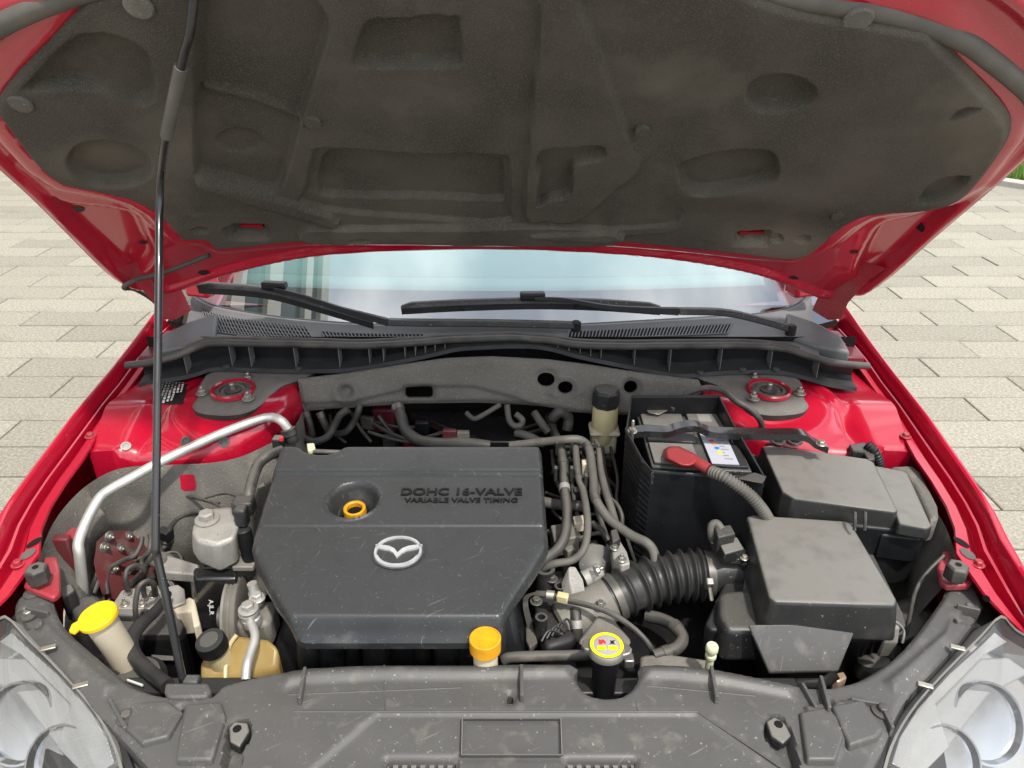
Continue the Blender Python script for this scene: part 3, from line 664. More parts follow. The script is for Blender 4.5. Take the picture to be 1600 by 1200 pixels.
# wipers
def wiper(label, blade, arm, base, adapter, group='windscreen wipers'):
    B = spline([at(*p) for p in blade], 8); root = thing('wiper', label, 'wiper', at(*base[-1]), group)
    n = len(B); rings = []
    for i, p in enumerate(B):
        h = .011*min(1, i/3+.35, (n-1-i)/3+.35); w_ = .008
        rings.append([p+Vector(q) for q in ((0,-w_,.0),(0,-w_*.6,h*.8),(0,0,h),(0,w_*.6,h*.8),(0,w_,0))])
    bl_ = loft('blade', rings, 'plastic', root, ang=60)
    loft('rubber_edge', [[p+Vector(q) for q in ((0,-.004,0),(0,-.001,-.016),(0,.001,-.016),(0,.004,0))] for p in B], 'rubber_clean', bl_)
    a = at(*adapter); dx = (B[n//2+1]-B[n//2-1]).normalized(); rz = math.atan2(dx.y, dx.x)
    box('adapter', a+Vector((0,0,.010)), (.052,.020,.016), 'plastic_black', root, bevel=.004, rz=rz)
    A = spline([at(*p) for p in arm], 8); rr = []
    for i, p in enumerate(A):
        t = i/(len(A)-1); ww = .0035+.0050*t**1.3; hh = .003+.004*t; rr.append([p+Vector(q) for q in ((0,-ww,-hh),(0,-ww*.7,hh),(0,ww*.7,hh),(0,ww,-hh))])
    loft('arm', rr, 'plastic_black', root, bevel=.001, ang=40)
    C = spline([at(*p) for p in base], 6); loft('arm_base', [[p+Vector(q) for q in ((0,-.010,-.006),(0,-.008,.007),(0,.008,.007),(0,.010,-.006))] for p in C], 'plastic', root, bevel=.003)
    lathe('pivot_cap', [(.0105,-.012),(.0105,.006),(.007,.009)], C[-1], 'plastic_black', root, k=20)
    return root
wiper('black wiper lying across the windscreen with its arm bent towards the cowl middle',
      [(309,447,.972),(412,455,.962),(500,478,.935),(583,503,.905)], [(428,452,.975),(470,462,.968),(530,482,.945),(570,493,.932),(606,503,.920)], [(606,503,.920),(655,504,.915),(780,505,.910),(900,508,.905)], (430,453,.968))
wiper('black wiper lying level along the windscreen base with its blade doubled by its arm',
      [(627,480,.935),(720,475,.940),(830,472,.940),(930,474,.938),(1032,481,.930)], [(835,467,.955),(880,468,.953),(950,480,.940),(1012,484,.936),(1060,486,.934)], [(1060,486,.934),(1130,488,.930),(1183,499,.918),(1236,514,.905)], (832,469,.948))
# ---- felt board on the bulkhead, under the cowl
BP, BN = Vector((0,1.345,.86)), Vector((0,-.96,.28)).normalized(); BV = Vector((0,.28,.96)).normalized()
def buv(px, py): p = onp(px, py, BP, BN)-BP; return (p.x, p.dot(BV))
def bmap(U, V, W): return np.stack([U+BP.x, BP.y+V*BV.y+W*BN.y, BP.z+V*BV.z+W*BN.z], 1)
bo = [buv(*p) for p in ((466,592),(540,584),(600,575),(645,568),(697,561),(767,558),(855,562),(916,569),(985,580),(1051,589),(1092,594),(1100,612),(1060,640),(985,648),(908,644),(890,642),(860,636),(820,634),(750,631),(645,633),(557,638),(475,643),(470,620))]
bh = [[buv(*p) for p in ((633,606),(672,606),(675,609),(675,621),(672,624),(634,624),(631,621),(631,609))], [buv(*p) for p in ell(853,592,14,11,20)], [buv(*p) for p in ell(883,604,12,10,20)], [buv(*p) for p in ell(985,604,11,10,20)]]
dm = buv(542,611); rg = [buv(*p) for p in ((560,622),(600,612),(660,600),(740,600),(800,615),(850,632),(880,645),(470,650),(470,626))]
pk = [buv(*p) for p in ((825,596),(850,575),(900,590),(915,610),(905,620),(865,622))]
def bhf(U, V, D):
    P_ = np.stack([U, V], 1); r = np.hypot(U-dm[0], V-dm[1]); z = .006*np.sin(U*9)+.010*sst(D, 0, .010)
    z = z-.013*sst(-r, -.014, -.008)+.006*np.exp(-((r-.022)/.006)**2)
    z = z-.010*sst(-sdf(P_, rg)[0], 0, .010)+.005*sst(-sdf(P_, pk)[0], 0, .008); return z
panel('bulkhead_felt', bo, bmap, bhf, 'felt_grey', car, holes=bh, step=.0045, skirt=.012, ang=60)
# ================================================================== THE BONNET
HA = R(45); HO = Vector((XC, 1.45, .96)); HU = Vector((1,0,0)); HV = Vector((0,-math.cos(HA), math.sin(HA))); HN = Vector((0,-math.sin(HA),-math.cos(HA)))
def crown(u, v): return -.038*(1-(u/.78)**2)*(1 if not hasattr(u,'shape') else 1)+.05*np.clip(v-.45, 0, 1)**2*1.6
def huv(px, py, off=0.):
    wv = off
    for _ in range(6):
        p = onp(px, py, HO+HN*wv, HN)-HO; u, v = p.x, p.dot(HV); wv = float(crown(u, v))+off
    return (u, v)
def hmap(U, V, W):
    W = W+crown(U, V); return np.stack([HO.x+U, HO.y+V*HV.y+W*HN.y, HO.z+V*HV.z+W*HN.z], 1)
def hp(px, py, wv=0):
    u, v = huv(px, py); return Vector(hmap(np.array([u]), np.array([v]), np.array([float(wv)]))[0])
def hpo(px, py, wv): u, v = huv(px, py, wv); return Vector(hmap(np.array([u]), np.array([v]), np.array([float(wv)]))[0])
hood_px = [(-60,205),(-20,247),(0,266),(50,311),(115,376),(155,416),(185,440),(215,451),(240,450),(262,456),(295,449),(350,430),(425,411),(500,398),(600,391),(700,388),(800,388),(925,393),(1025,401),(1110,413),(1180,428),(1230,446),(1270,462),(1300,463),(1330,460),(1360,455),(1400,426),(1450,381),(1500,338),(1550,296),(1600,253),(1650,205),(1690,150),(1700,100),(1670,40),(1600,-30),(1480,-90),(1300,-140),(1050,-170),(800,-180),(550,-170),(300,-140),(130,-95),(10,-30),(-80,40),(-110,100),(-100,150)]
ho = [huv(*p) for p in sp2(hood_px, 3)]
pad_px = [(-12,160),(0,186),(30,226),(65,265),(100,288),(165,300),(210,312),(245,333),(270,360),(285,373),(320,373),(345,387),(480,374),(600,374),(700,375),(800,376),(900,375),(960,376),(1050,383),(1170,396),(1240,401),(1280,386),(1320,351),(1360,331),(1430,323),(1480,311),(1520,286),(1565,226),(1579,186),(1560,150),(1500,86),(1460,43),(1445,33),(1350,16),(1300,8),(1250,-2),(1150,-30),(950,-60),(800,-66),(600,-60),(400,-50),(240,-30),(140,-14),(118,0),(75,50),(30,95),(2,130)]
po = [huv(*p, .016) for p in sp2(pad_px, 3)]
hood = link(bpy.data.objects.new('bonnet', None), car, HO); hood.empty_display_size = .05
_ph = [huv(*p, .016) for p in pad_px]
dish = {s: [huv(*p) for p in sp2(q, 4)] for s, q in ((-1, [(48,272),(95,312),(165,322),(215,335),(235,370),(245,400),(225,425),(200,425),(150,385),(95,335)]), (1, [(1540,270),(1500,310),(1430,335),(1375,350),(1345,395),(1335,430),(1355,440),(1385,420),(1440,370),(1500,315)]))}
def inner_h(U, V, D):
    P_ = np.stack([U, V], 1); z = .012*sst(D, .004, .016)-.010*sst(D, .020, .034)
    z = z+.018*sst(-sdf(P_, _ph)[0], -.045, -.012)
    z = z-.050*sst(-sdf(P_, _ph)[0], .006, .022)
    for s in dish: z = z-.016*sst(-sdf(P_, dish[s])[0], 0, .016)
    return z
hin = panel('inner_frame', ho, hmap, inner_h, 'red', hood, step=.006, skirt=.012, ang=60)
panel('outer_skin', ho, lambda U,V,W: hmap(U,V,W-.014), lambda U,V,D: -.040*sst(D,0,.09), 'red', hood, step=.02, ang=60)
# insulation pad with its pressed shapes
RA = lambda pts, n=4: [huv(*p, .022) for p in sp2(pts, n)]
REC = [  # (outline, depth, softness): pressed away from the viewer when positive
    (RA([(35,136),(60,110),(105,62),(135,48),(175,50),(215,65),(238,90),(244,125),(240,155),(215,163),(180,150),(120,138),(60,140)]), .018, .010),
    (RA([(103,255),(115,228),(150,217),(195,220),(228,237),(240,260),(225,282),(180,292),(130,285)]), .018, .016),
    (RA([(318,-40),(306,40),(304,150),(304,262),(318,275),(370,288),(415,298),(438,294),(450,265),(465,210),(490,130),(508,70),(515,40),(508,15),(490,-10),(470,-50)]), .016, .007),
    (RA([(335,232),(350,218),(375,214),(405,224),(412,238),(395,250),(370,254),(345,246)]), .004, .004),
    (RA([(578,26),(640,21),(712,22),(720,40),(723,90),(712,102),(640,106),(565,103),(552,94),(560,60)]), .016, .008),
    (RA([(478,290),(488,240),(505,228),(640,236),(770,240),(796,250),(798,320),(790,345),(640,338),(478,320)]), .007, .005),
    (RA([(497,300),(500,262),(525,236),(640,240),(770,250),(786,262),(789,305),(772,318),(640,314),(515,311)]), .010, .006),
    (RA([(845,225),(880,218),(935,216),(946,226),(942,238),(905,246),(896,256),(892,296),(860,304),(838,312),(842,270),(836,255)], 3), .014, .006),
    (RA([(1163,140),(1175,115),(1205,104),(1245,107),(1270,122),(1275,142),(1255,158),(1215,166),(1180,162)]), .018, .014),
    (RA([(1058,262),(1066,244),(1100,232),(1150,222),(1195,224),(1213,240),(1214,268),(1195,282),(1140,294),(1095,299),(1070,290)]), .020, .008),
    (RA([(1430,308),(1448,280),(1475,267),(1512,265),(1496,288),(1460,306)], 3), .014, .006),
    (RA([(1480,180),(1492,160),(1520,154),(1528,160),(1505,172)], 3), .010, .005),
    (RA([(350,353),(365,351),(412,351),(424,358),(424,366),(412,370),(365,370),(352,364)], 3), .006, .004),
    (RA([(1146,366),(1156,363),(1212,363),(1222,370),(1216,377),(1156,379),(1148,374)], 3), .006, .004),
    (RA([(298,357),(310,352),(325,354),(325,360),(312,362)], 3), .006, .004),
    (RA([(1242,372),(1254,365),(1266,368),(1262,376),(1248,377)], 3), .006, .004),
    (RA([(545,366),(560,362),(578,364),(576,369),(556,370)], 3), .004, .003),
]
RAISE = [
    (RA([(850,-20),(840,60),(828,200),(820,330),(850,338),(900,338),(960,290),(1000,255),(985,210),(950,110),(925,40),(905,0),(898,-20)], 3), .007, .004),
    (RA([(475,352),(500,349),(640,348),(800,346),(960,350),(955,374),(800,374),(640,372),(480,370)], 3), .009, .005),
    (RA([(306,268),(330,276),(420,298),(520,330),(530,345),(510,346),(420,318),(330,290),(308,282)], 2), .008, .006),
    (RA([(320,142),(400,160),(470,186),(468,194),(400,172),(322,152)], 2), .005, .004),
    (RA([(820,356),(930,350),(1040,346),(1060,330),(1070,315),(1064,340),(1050,356),(940,364)], 2), .005, .004),
]
line = [huv(x, y) for x, y in ((1150,0),(1140,40),(1100,110),(1075,180),(1055,220))]
def pad_h(U, V, D):
    P_ = np.stack([U, V], 1); z = .014+.012*sst(D, 0, .012)
    for pl_, dep, sf in REC: z = z-1.2*dep*sst(-sdf(P_, pl_)[0], 0, sf*.55)
    for pl_, dep, sf in RAISE: z = z+1.3*dep*sst(-sdf(P_, pl_)[0], 0, sf*.55)
    L_ = line+line[::-1]; z = z-.008*sst(U-np.interp(V, [q[1] for q in line[::-1]], [q[0] for q in line[::-1]]), -.02, .02)*sst(V, .30, .38)*-1
    z = z+.0016*np.sin(U*23+V*11)*np.sin(V*31-U*7)
    return z
pad_holes = [[huv(*p, .022) for p in ((371,351),(410,352),(413,369),(373,369))], [huv(*p, .022) for p in ((1155,363),(1196,362),(1196,379),(1153,379))]]
for x, y in ((391,360),(1175,371)): box('rail_patch', hpo(x, y, .004), (.056,.044,.003), 'red', hood, bevel=0, rx=-HA)
panel('insulation_pad', po, hmap, pad_h, 'felt', hood, holes=pad_holes, step=.003, skirt=.010, ang=70)
ca = hp(217,8)
for x, y, r in ((33,160,.015),(217,8,.016),(489,189,.012),(1003,202,.011),(1340,28,.017),(1540,203,.014),(1308,335,.011)):
    lathe('clip', [(r,.0),(r,.003),(r*.88,.0055),(r*.3,.006)], hpo(x, y, .026), 'felt' if r < .0125 else 'felt_wall', hood, ax=HN, k=28)
for x, y, a, b_ in ((120,326,.013,.006),(224,378,.008,.004),(319,426,.012,.0055),(1437,352,.013,.006),(1335,393,.008,.004),(1240,434,.012,.0055)):
    c, n_ = hit(hin, x, y, .0012); v_ = (HV-n_*HV.dot(n_)).normalized(); u_ = v_.cross(n_)
    mk('access_hole', [c+u_*a*math.cos(t*.314)+v_*b_*math.sin(t*.314)*1.5 for t in range(20)], [tuple(range(20))], 'label_black', hood)
tube('front_seal', [hp(x, y, .016) for x, y in ((-80,62),(-30,40),(20,14),(80,-12),(200,-50),(450,-92),(800,-112),(1100,-60),(1250,-18),(1350,-4),(1425,16),(1500,46),(1550,82),(1600,125),(1640,170))], .012, 'rubber_dusty', hood, n=10)
tube('washer_hose', [hp(330,377,.028), hp(290,392,.03), hp(255,405,.03), hp(222,413,.03), hp(202,422,.03), hp(197,436,.02), at(210,452,.97), at(235,466,.93), at(255,485,.90)], .0045, 'rubber', hood, n=8)
# ---- prop rod
pr = thing('prop_rod', 'thin black steel prop rod holding the bonnet up, grey sleeve near its top', 'prop rod', at(287,1062,.70))
rod = [at(287,1068,.695), at(281,1040,.72), at(262,945,.80), at(246,870,.86), at(243,845,.88), at(243,800,.905), at(245,640,1.02), at(247,440,1.17), at(250,300,1.27)]
nr = lambda x, y, k: CP+(hp(x, y, 0)-CP)*(1-k)
e = nr(303,-12,.045); top = [nr(250,300,.15), nr(259,215,.13), nr(286,90,.09), nr(297,50,.08), e]
lo3, hi3 = at(243,845,.88), top[0]
rod = rod[:5]+[lo3.lerp(hi3, t) for t in (.25,.5,.75)]+top
tube('rod', rod, .0052, 'black_metal', pr, n=6, k=14)
tube('grip_sleeve', [nr(260,213,.129), nr(272,155,.11), nr(283,105,.094)], .0078, 'rubber_dusty', pr, n=4, k=16)
box('rod_clip', at(287,1068,.697)+Vector((.012,0,.004)), (.022,.016,.012), 'plastic', pr, bevel=.004)
box('rod_socket', e+Vector((0,.012,.012)), (.03,.02,.025), 'plastic_black', pr, bevel=.003)
# ================================================================== FRONT: radiator cover, headlamps
ZR = .70
def ruv(px, py): p = at(px, py, ZR); return (p.x, p.y)
def rsmooth(pts, n=3): return [ruv(*p) for p in sp2(pts, n)]
rad_px = [(75,921),(84,948),(100,978),(126,1003),(154,1027),(196,1062),(222,1076),(262,1086),(330,1086),(345,1070),(400,1055),(440,1048),(480,1041),(590,1036),(735,1036),(893,1035),(896,1052),(910,1076),(930,1086),(950,1088),(972,1085),(990,1072),(999,1055),(1001,1037),(1055,1036),(1115,1042),(1180,1055),(1235,1067),(1281,1073),(1316,1068),(1346,1059),(1383,1037),(1416,1009),(1453,962),(1474,932),(1481,916),(1500,911),(1521,913),(1535,938),(1532,954),(1500,999),(1453,1051),(1420,1084),(1400,1118),(1388,1150),(1370,1185),(1340,1225),(1250,1245),(1000,1252),(600,1252),(350,1245),(260,1225),(228,1190),(196,1156),(163,1122),(107,1066),(62,1014),(35,990),(22,958),(26,934),(45,924)]
ro = rsmooth(rad_px, 2)
rect = [ruv(*p) for p in ((722,1123),(876,1123),(878,1180),(721,1180))]
ridge = [ruv(*p) for p in ((440,1055),(480,1046),(590,1041),(735,1041),(890,1040),(892,1058),(735,1062),(590,1062),(480,1068),(440,1076))]
ridge2 = [ruv(*p) for p in ((1004,1041),(1055,1041),(1115,1048),(1180,1060),(1240,1072),(1240,1092),(1180,1080),(1115,1068),(1055,1062),(1006,1060))]
pk1 = rsmooth([(352,1150),(358,1130),(375,1122),(390,1128),(392,1150),(380,1170),(372,1215),(345,1215)]); pk2 = rsmooth([(1196,1150),(1194,1128),(1206,1116),(1225,1122),(1238,1145),(1250,1190),(1240,1210),(1215,1175)])
tri = [ruv(*p) for p in ((1255,1105),(1290,1098),(1330,1150),(1310,1185),(1265,1185))]; tri2 = [ruv(*p) for p in ((1296,1100),(1345,1090),(1378,1140),(1335,1160))]
armL = [ruv(*p) for p in ((40,985),(110,1000),(230,1090),(275,1110),(180,1110),(100,1050))]; ctr = [ruv(*p) for p in ((590,1110),(1090,1110),(1260,1230),(440,1230))]
valL = [ruv(*p) for p in ((60,945),(95,985),(190,1070),(160,1095),(60,1000))]; valR = [ruv(*p) for p in ((1500,935),(1470,985),(1375,1065),(1400,1090),(1490,1000))]
ftL = rsmooth([(30,955),(48,948),(75,958),(60,975),(40,985)]); ftR = rsmooth([(1500,955),(1515,945),(1532,952),(1522,972),(1500,975)])
def rad_h(U, V, D):
    P_ = np.stack([U, V], 1); s = lambda q: -sdf(P_, q)[0]
    z = ZR-.004*sst(-V, -.66, -.57)
    z = z+.007*sst(s(ridge), -.004, .011)+.007*sst(s(ridge2), -.004, .011)
    r_ = s(rect); z = z-.0012*np.exp(-(r_/.0012)**2)
    z = z-.004*sst(s(ctr), 0, .006)
    for q in (pk1, pk2): z = z-.020*sst(s(q), 0, .003)
    for q in (tri, tri2): z = z+.005*sst(s(q), 0, .004)
    for q in (valL, valR): z = z+.006*sst(s(q), 0, .012)
    for q in (ftL, ftR): z = z-.008*sst(s(q), 0, .004)
    z = z-.006*(1-sst(D, 0, .005)); return z
rh = [[ruv(*p) for p in ell(797,1090,5.5,8,14)], [ruv(*p) for p in ell(284,1107,7,4,14)], [ruv(*p) for p in ell(1292,1097,7,5,14)], [ruv(*p) for p in ell(62,976,5,4,12)], [ruv(*p) for p in ell(1495,966,5,5,12)],
      [ruv(*p) for p in ((602,1180),(712,1180),(712,1225),(602,1225))], [ruv(*p) for p in ((884,1180),(994,1180),(994,1225),(884,1225))]]
rc = thing('radiator_cover', 'long scuffed dark grey plastic panel over the radiator, notched for the radiator cap', 'panel', (XC, .62, ZR))
rcp = panel('panel', ro, lambda U,V,W: np.stack([U,V,W],1), rad_h, 'plastic_grey', rc, holes=rh, step=.0034, skirt=.028, ang=40, sdir=(0,.004,-1))
for x, y in ((473,1072),(815,1068),(1115,1070),(1288,1086)):
    p = at(x, y, ZR+.006); box('rib', p, (.0045,.050,.016), 'plastic_grey', rc, bevel=.001, rz=(x-800)*-.0003)
for x, y in ((372,1145),(1215,1138)):
    p = at(x, y, ZR-.010); lk = slab('turn_clip', [at(a, b_, ZR-.003) for a, b_ in (((356,1137),(366,1126),(388,1128),(391,1142),(374,1168),(358,1160)) if x < 800 else ((1196,1126),(1210,1118),(1228,1130),(1238,1150),(1224,1163),(1204,1150)))], .012, 'plastic_dusty', rc, bevel=.003)
    lathe('socket', [(.0055,.0),(.0055,.0062),(.003,.0064)], p+Vector((0,0,.0016)), 'cavity', lk, k=8)
for x, y, mm in ((52,928,'plastic_grey'),(45,962,'steel'),(199,1122,'rubber_dusty'),(1506,921,'steel'),(1514,953,'steel'),(1378,1112,'steel_dark')):
    p = at(x, y, ZR+(.0 if y < 1000 else 0)-.006*(mm == 'steel')); lathe('washer', [(.013,0),(.013,.003),(.009,.004)], p, 'steel_dark' if mm != 'plastic_grey' else mm, rc, k=22); nut('bolt', p+Vector((0,0,.002)), .0065, mm, rc, stud=0)
for pts, h_ in ((((1250,1112),(1290,1104),(1318,1150),(1306,1186),(1262,1186)), .006), (((1300,1102),(1348,1092),(1380,1138),(1370,1150),(1328,1164)), .007), (((205,1098),(262,1094),(285,1112),(262,1150),(222,1160),(196,1136)), .006), (((290,1100),(345,1096),(352,1118),(330,1186),(275,1186),(280,1150)), .006)):
    slab('pressed_field', [at(a, b_, ZR+h_) for a, b_ in pts], .012, 'plastic_grey', rc, bevel=.003, grow=.002)
for a, b_ in (((1254,1066),(1276,1104)),((1376,1096),(1396,1136)),((170,1090),(196,1136)),((1330,1090),(1376,1098)),((40,948),(75,956)),((1496,944),(1532,952))):
    p, q = at(*a, ZR+.008), at(*b_, ZR+.008); d_ = (q-p).normalized(); n_ = Vector((-d_.y, d_.x, 0))*.0022
    loft('fin', [[p-n_, q-n_, q-n_-Vector((0,0,.018)), p-n_-Vector((0,0,.018))], [p+n_, q+n_, q+n_-Vector((0,0,.018)), p+n_-Vector((0,0,.018))]], 'plastic_grey', rc, bevel=.001)
for x in list(range(606,712,14))+list(range(890,994,14)): box('grille_tooth', at(x, 1192, ZR-.022), (.006,.02,.008), 'plastic_dusty', rc, bevel=0)
fr_ = [at(*p, ZR+.0005) for p in ((722,1123),(876,1123),(878,1180),(721,1180))]
for a, b_ in zip(fr_, fr_[1:]+fr_[:1]): tube('panel_line', [a, b_], .0013, 'plastic_dusty', rcp, n=1, k=6, smooth=False)
for a, b_ in (((460,1112),(1090,1112)),((1090,1112),(1245,1215)),((450,1086),(720,1075)),((1010,1072),(1180,1088)),((600,1040),(602,1110)),((995,1095),(996,1110))): tube('panel_line', [at(*a, ZR-.0008), at(*b_, ZR-.0008)], .0016, 'plastic_grey', rcp, n=1, k=6, smooth=False)
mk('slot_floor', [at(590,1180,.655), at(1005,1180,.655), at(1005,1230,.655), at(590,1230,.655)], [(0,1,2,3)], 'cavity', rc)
slab('rod_pocket', [at(x,y,ZR+.005) for x, y in ((258,1066),(325,1066),(330,1078),(322,1089),(262,1090),(256,1080))], .02, 'plastic_grey', rc, bevel=.004)
# ---- headlamps
HPN = Vector((0,-.42,.907)).normalized()
def hlp(s, px, py, dz=0):
    if s < 0: px = 1572-px
    n = Vector((s*.18,-.42,.89)).normalized(); return onp(px, py, (XC+s*.62,.66,.668), n)+n*dz
for s in (-1, 1):
    n = Vector((s*.18,-.42,.89)).normalized()
    hl = link(bpy.data.objects.new('headlamp', None), car, (XC+s*.62,.66,.6)); hl['label'] = 'clear headlamp with hazy grey bezel'
    rim = [(1562,964),(1585,985),(1640,1020),(1720,1090),(1740,1200),(1700,1300),(1560,1330),(1400,1320),(1376,1250),(1380,1200),(1398,1150),(1430,1100),(1480,1045),(1530,995)]
    rim = sp2(rim, 3)
    o3 = [hlp(s, *p) for p in rim]; i3 = [hlp(s, *p, -.07) for p in rim]; c3 = sum(o3, Vector())/len(o3)
    # lens: gently domed sheet
    rings = []
    for k in range(7):
        t = k/6; rings.append([p.lerp(c3, t)+n*(.022*(1-(1-t)**2)) for p in o3])
    loft('lens', rings, 'lens', hl, cap=False, ang=180)
    loft('housing', [o3, i3, [p.lerp(c3-n*.07, .98) for p in i3]], 'lamp_silver', hl, cap=False)
    loft('rim', [[p.lerp(c3, -.012)+n*.003 for p in o3], [p.lerp(c3, .02)+n*.004 for p in o3], [p.lerp(c3, .02)-n*.02 for p in o3]], 'plastic_dusty', hl, cap=False)
    bz = [hlp(s, *p, -.018) for p in ((1470,1100),(1545,1022),(1590,1020),(1625,1045),(1560,1080),(1495,1165),(1472,1112))]
    loft('bezel', [bz, [p-n*.03 for p in bz]], 'lamp_grey', hl, bevel=.003)
    fl_ = [hlp(s, *p, -.008) for p in ((1400,1190),(1412,1150),(1440,1105),(1490,1050),(1540,1005),(1560,985),(1580,1000),(1545,1020),(1468,1098),(1490,1165),(1440,1215))]
    loft('ribbed_trim', [fl_, [p-n*.012 for p in fl_]], 'lamp_ribbed', hl, bevel=.001)
    for (x, y, r) in ((1565,1120,.050),(1500,1185,.045)):
        c = hlp(s, x, y, -.03); ax = Vector((s*.15,-.75,.64)).normalized()
        rf = lathe('reflector', [(.012,-.05),(r*.6,-.035),(r*.9,-.012),(r,.006),(r*1.06,.006),(r*1.06,-.004)], c, 'lamp_chrome', hl, ax=ax, k=36, ang=60)
        lathe('bulb', [(.006,-.045),(.009,-.03),(.009,-.015),(.004,-.008)], c, 'badge_silver', hl, ax=ax, k=16)
    for (x, y) in ((1505,1022),(1455,1081)):
        p = hlp(s, x, y, .004)+Vector((-s*.008,.006,.004)); box('retaining_clip', p, (.019,.008,.0025), 'zinc', hl, bevel=.001, rz=-s*.35)
    # dark channel between lamp and cover
    ch = [(1540,940),(1555,965),(1500,1020),(1450,1075),(1415,1115),(1395,1160),(1375,1210),(1360,1205),(1380,1150),(1400,1100),(1440,1055),(1490,1000)]
    ch = [at(1572-x if s < 0 else x, y, .672) for x, y in ch]; loft('lamp_channel', [ch, [p-Vector((0,0,.02)) for p in ch]], 'plastic_black', car, bevel=.002)
    for x, y in ((1507,985),(1528,962),(1475,1020),(1420,1090)):
        p = at(1572-x if s < 0 else x, y, .682); box('channel_rib', p, (.004,.03,.018), 'plastic', car, bevel=.001, rz=s*-.8)
# ================================================================== ENGINE
eng = thing('engine', 'grimy engine block, runners and mount beneath the plastic cover', 'engine', (-.16,.95,.36))
loft('block', [[(-.37,.79,.40),(.03,.79,.40),(.03,1.16,.40),(-.37,1.16,.40)],[(-.36,.80,.62),(.02,.80,.62),(.02,1.14,.66),(-.36,1.14,.66)],[(-.33,.85,.70),(.0,.85,.70),(.0,1.10,.725),(-.33,1.10,.725)]], 'plastic_black', eng, bevel=.01)  # block coloured near black, putting the shade of the gaps into it
for px in (486,520,552,588,660,700,735,770): tube('intake_runner', [at(px,985,.70)+Vector((0,.03,0)), at(px,1005,.665), at(px,1040,.60), at(px,1055,.50)], .020 if px not in (552,660) else .012, 'plastic', eng, n=5)
# engine mount (light cast bracket) with its bolt
ez = .735
emt = [at(x, y, z) for x, y, z in ((300,828,ez),(305,816,ez),(329,795,ez),(362,792,ez),(372,822,ez),(366,842,ez-.006),(338,852,ez-.008),(306,845,ez-.006))]
emb = [at(x, y, z) for x, y, z in ((301,862,.70),(302,820,.69),(328,800,.69),(366,796,.69),(378,830,.69),(374,880,.675),(345,896,.665),(309,880,.68))]
em = thing('engine_mount', 'pale cast engine mount cap with one big bolt, left of the engine cover', 'engine mount', at(336,880,.60))
loft('cap', [emt, emb], 'cast', em, bevel=.007, seg=3)
nut('bolt', at(324,812,ez), .013, 'cast', em, stud=0)
nut('bolt', at(368,795,ez-.01), .006, 'steel', em, stud=.004)
ax_ = at(332,930,.60); loft('bracket', [[at(x,y,.66) for x,y in ((302,885),(372,885),(372,905),(302,905))],[at(x,y,.50) for x,y in ((306,985),(352,985),(352,1000),(306,1000))]], 'black_metal', em, bevel=.006)
pb = [at(300,892,.645), at(346,888,.645), at(348,985,.545), at(306,985,.545)]
loft('bracket_plate', [pb, [p+Vector((0,.02,-.01)) for p in pb]], 'black_metal', em, bevel=.004)
yd = (pb[0]-pb[3]).normalized(); text('lettering', 'A.JL.R', onp(330,949,pb[0],(pb[1]-pb[0]).cross(pb[3]-pb[0]).normalized())*.96+CP*.04, -yd, Vector((1,0,0)), .0105, 'print_white', em, ext=.0004)
# pulley with belt
pu = thing('belt_pulley', 'grooved grey belt pulley standing edge-on beside the amber reservoir', 'pulley', at(366,960,.52))
pc = at(372,962,.585)
lathe('wheel', [(.058,-.014),(.064,-.012),(.064,-.008),(.061,-.006),(.064,-.003),(.061,0),(.064,.003),(.061,.006),(.064,.010),(.058,.012),(.02,.010)], pc, 'cast_dirty', pu, ax=(1,.12,0), k=48)
lathe('hub', [(.018,-.03),(.018,.02)], pc, 'steel_dark', pu, ax=(1,.12,0))
# ---- engine cover
EP, EN = Vector((0,1.10,.80)), Vector((0,-.1308,1)).normalized(); EV = Vector((0,1,.1308)).normalized()
def euv(px, py): p = onp(px, py, EP, EN)-EP; return (p.x, p.dot(EV))
def emap(U, V, W): return np.stack([U+EP.x, EP.y+V*EV.y+W*EN.y, EP.z+V*EV.z+W*EN.z], 1)
def ep(px, py, wv=0): u, v = euv(px, py); return Vector(emap(np.array([u]), np.array([v]), np.array([float(wv)]))[0])
ev_px = [(437,703),(442,698),(465,697),(472,704),(480,710),(495,713),(512,713),(527,709),(538,702),(551,698),(700,697),(836,698),(843,701),(846,708),(850,760),(855,822),(857,846),(852,860),(835,888),(800,940),(788,962),(783,976),(776,982),(700,983),(600,983),(470,983),(458,978),(448,964),(425,930),(395,872),(391,850),(394,832),(405,795),(425,738)]
eo = [euv(*p) for p in ev_px]
ecv = thing('engine_cover', 'large scratched black plastic engine cover with raised lettering and oval winged badge', 'engine cover', (-.16,.92,.70))
cc = euv(552,782); cr = .042
vstep = [euv(600,737)[1], euv(600,822)[1], euv(600,742)[1], euv(600,765)[1]]
inner = [euv(*p) for p in ((445,703),(840,703),(847,822),(846,848),(778,962),(456,962),(403,848),(408,822))]
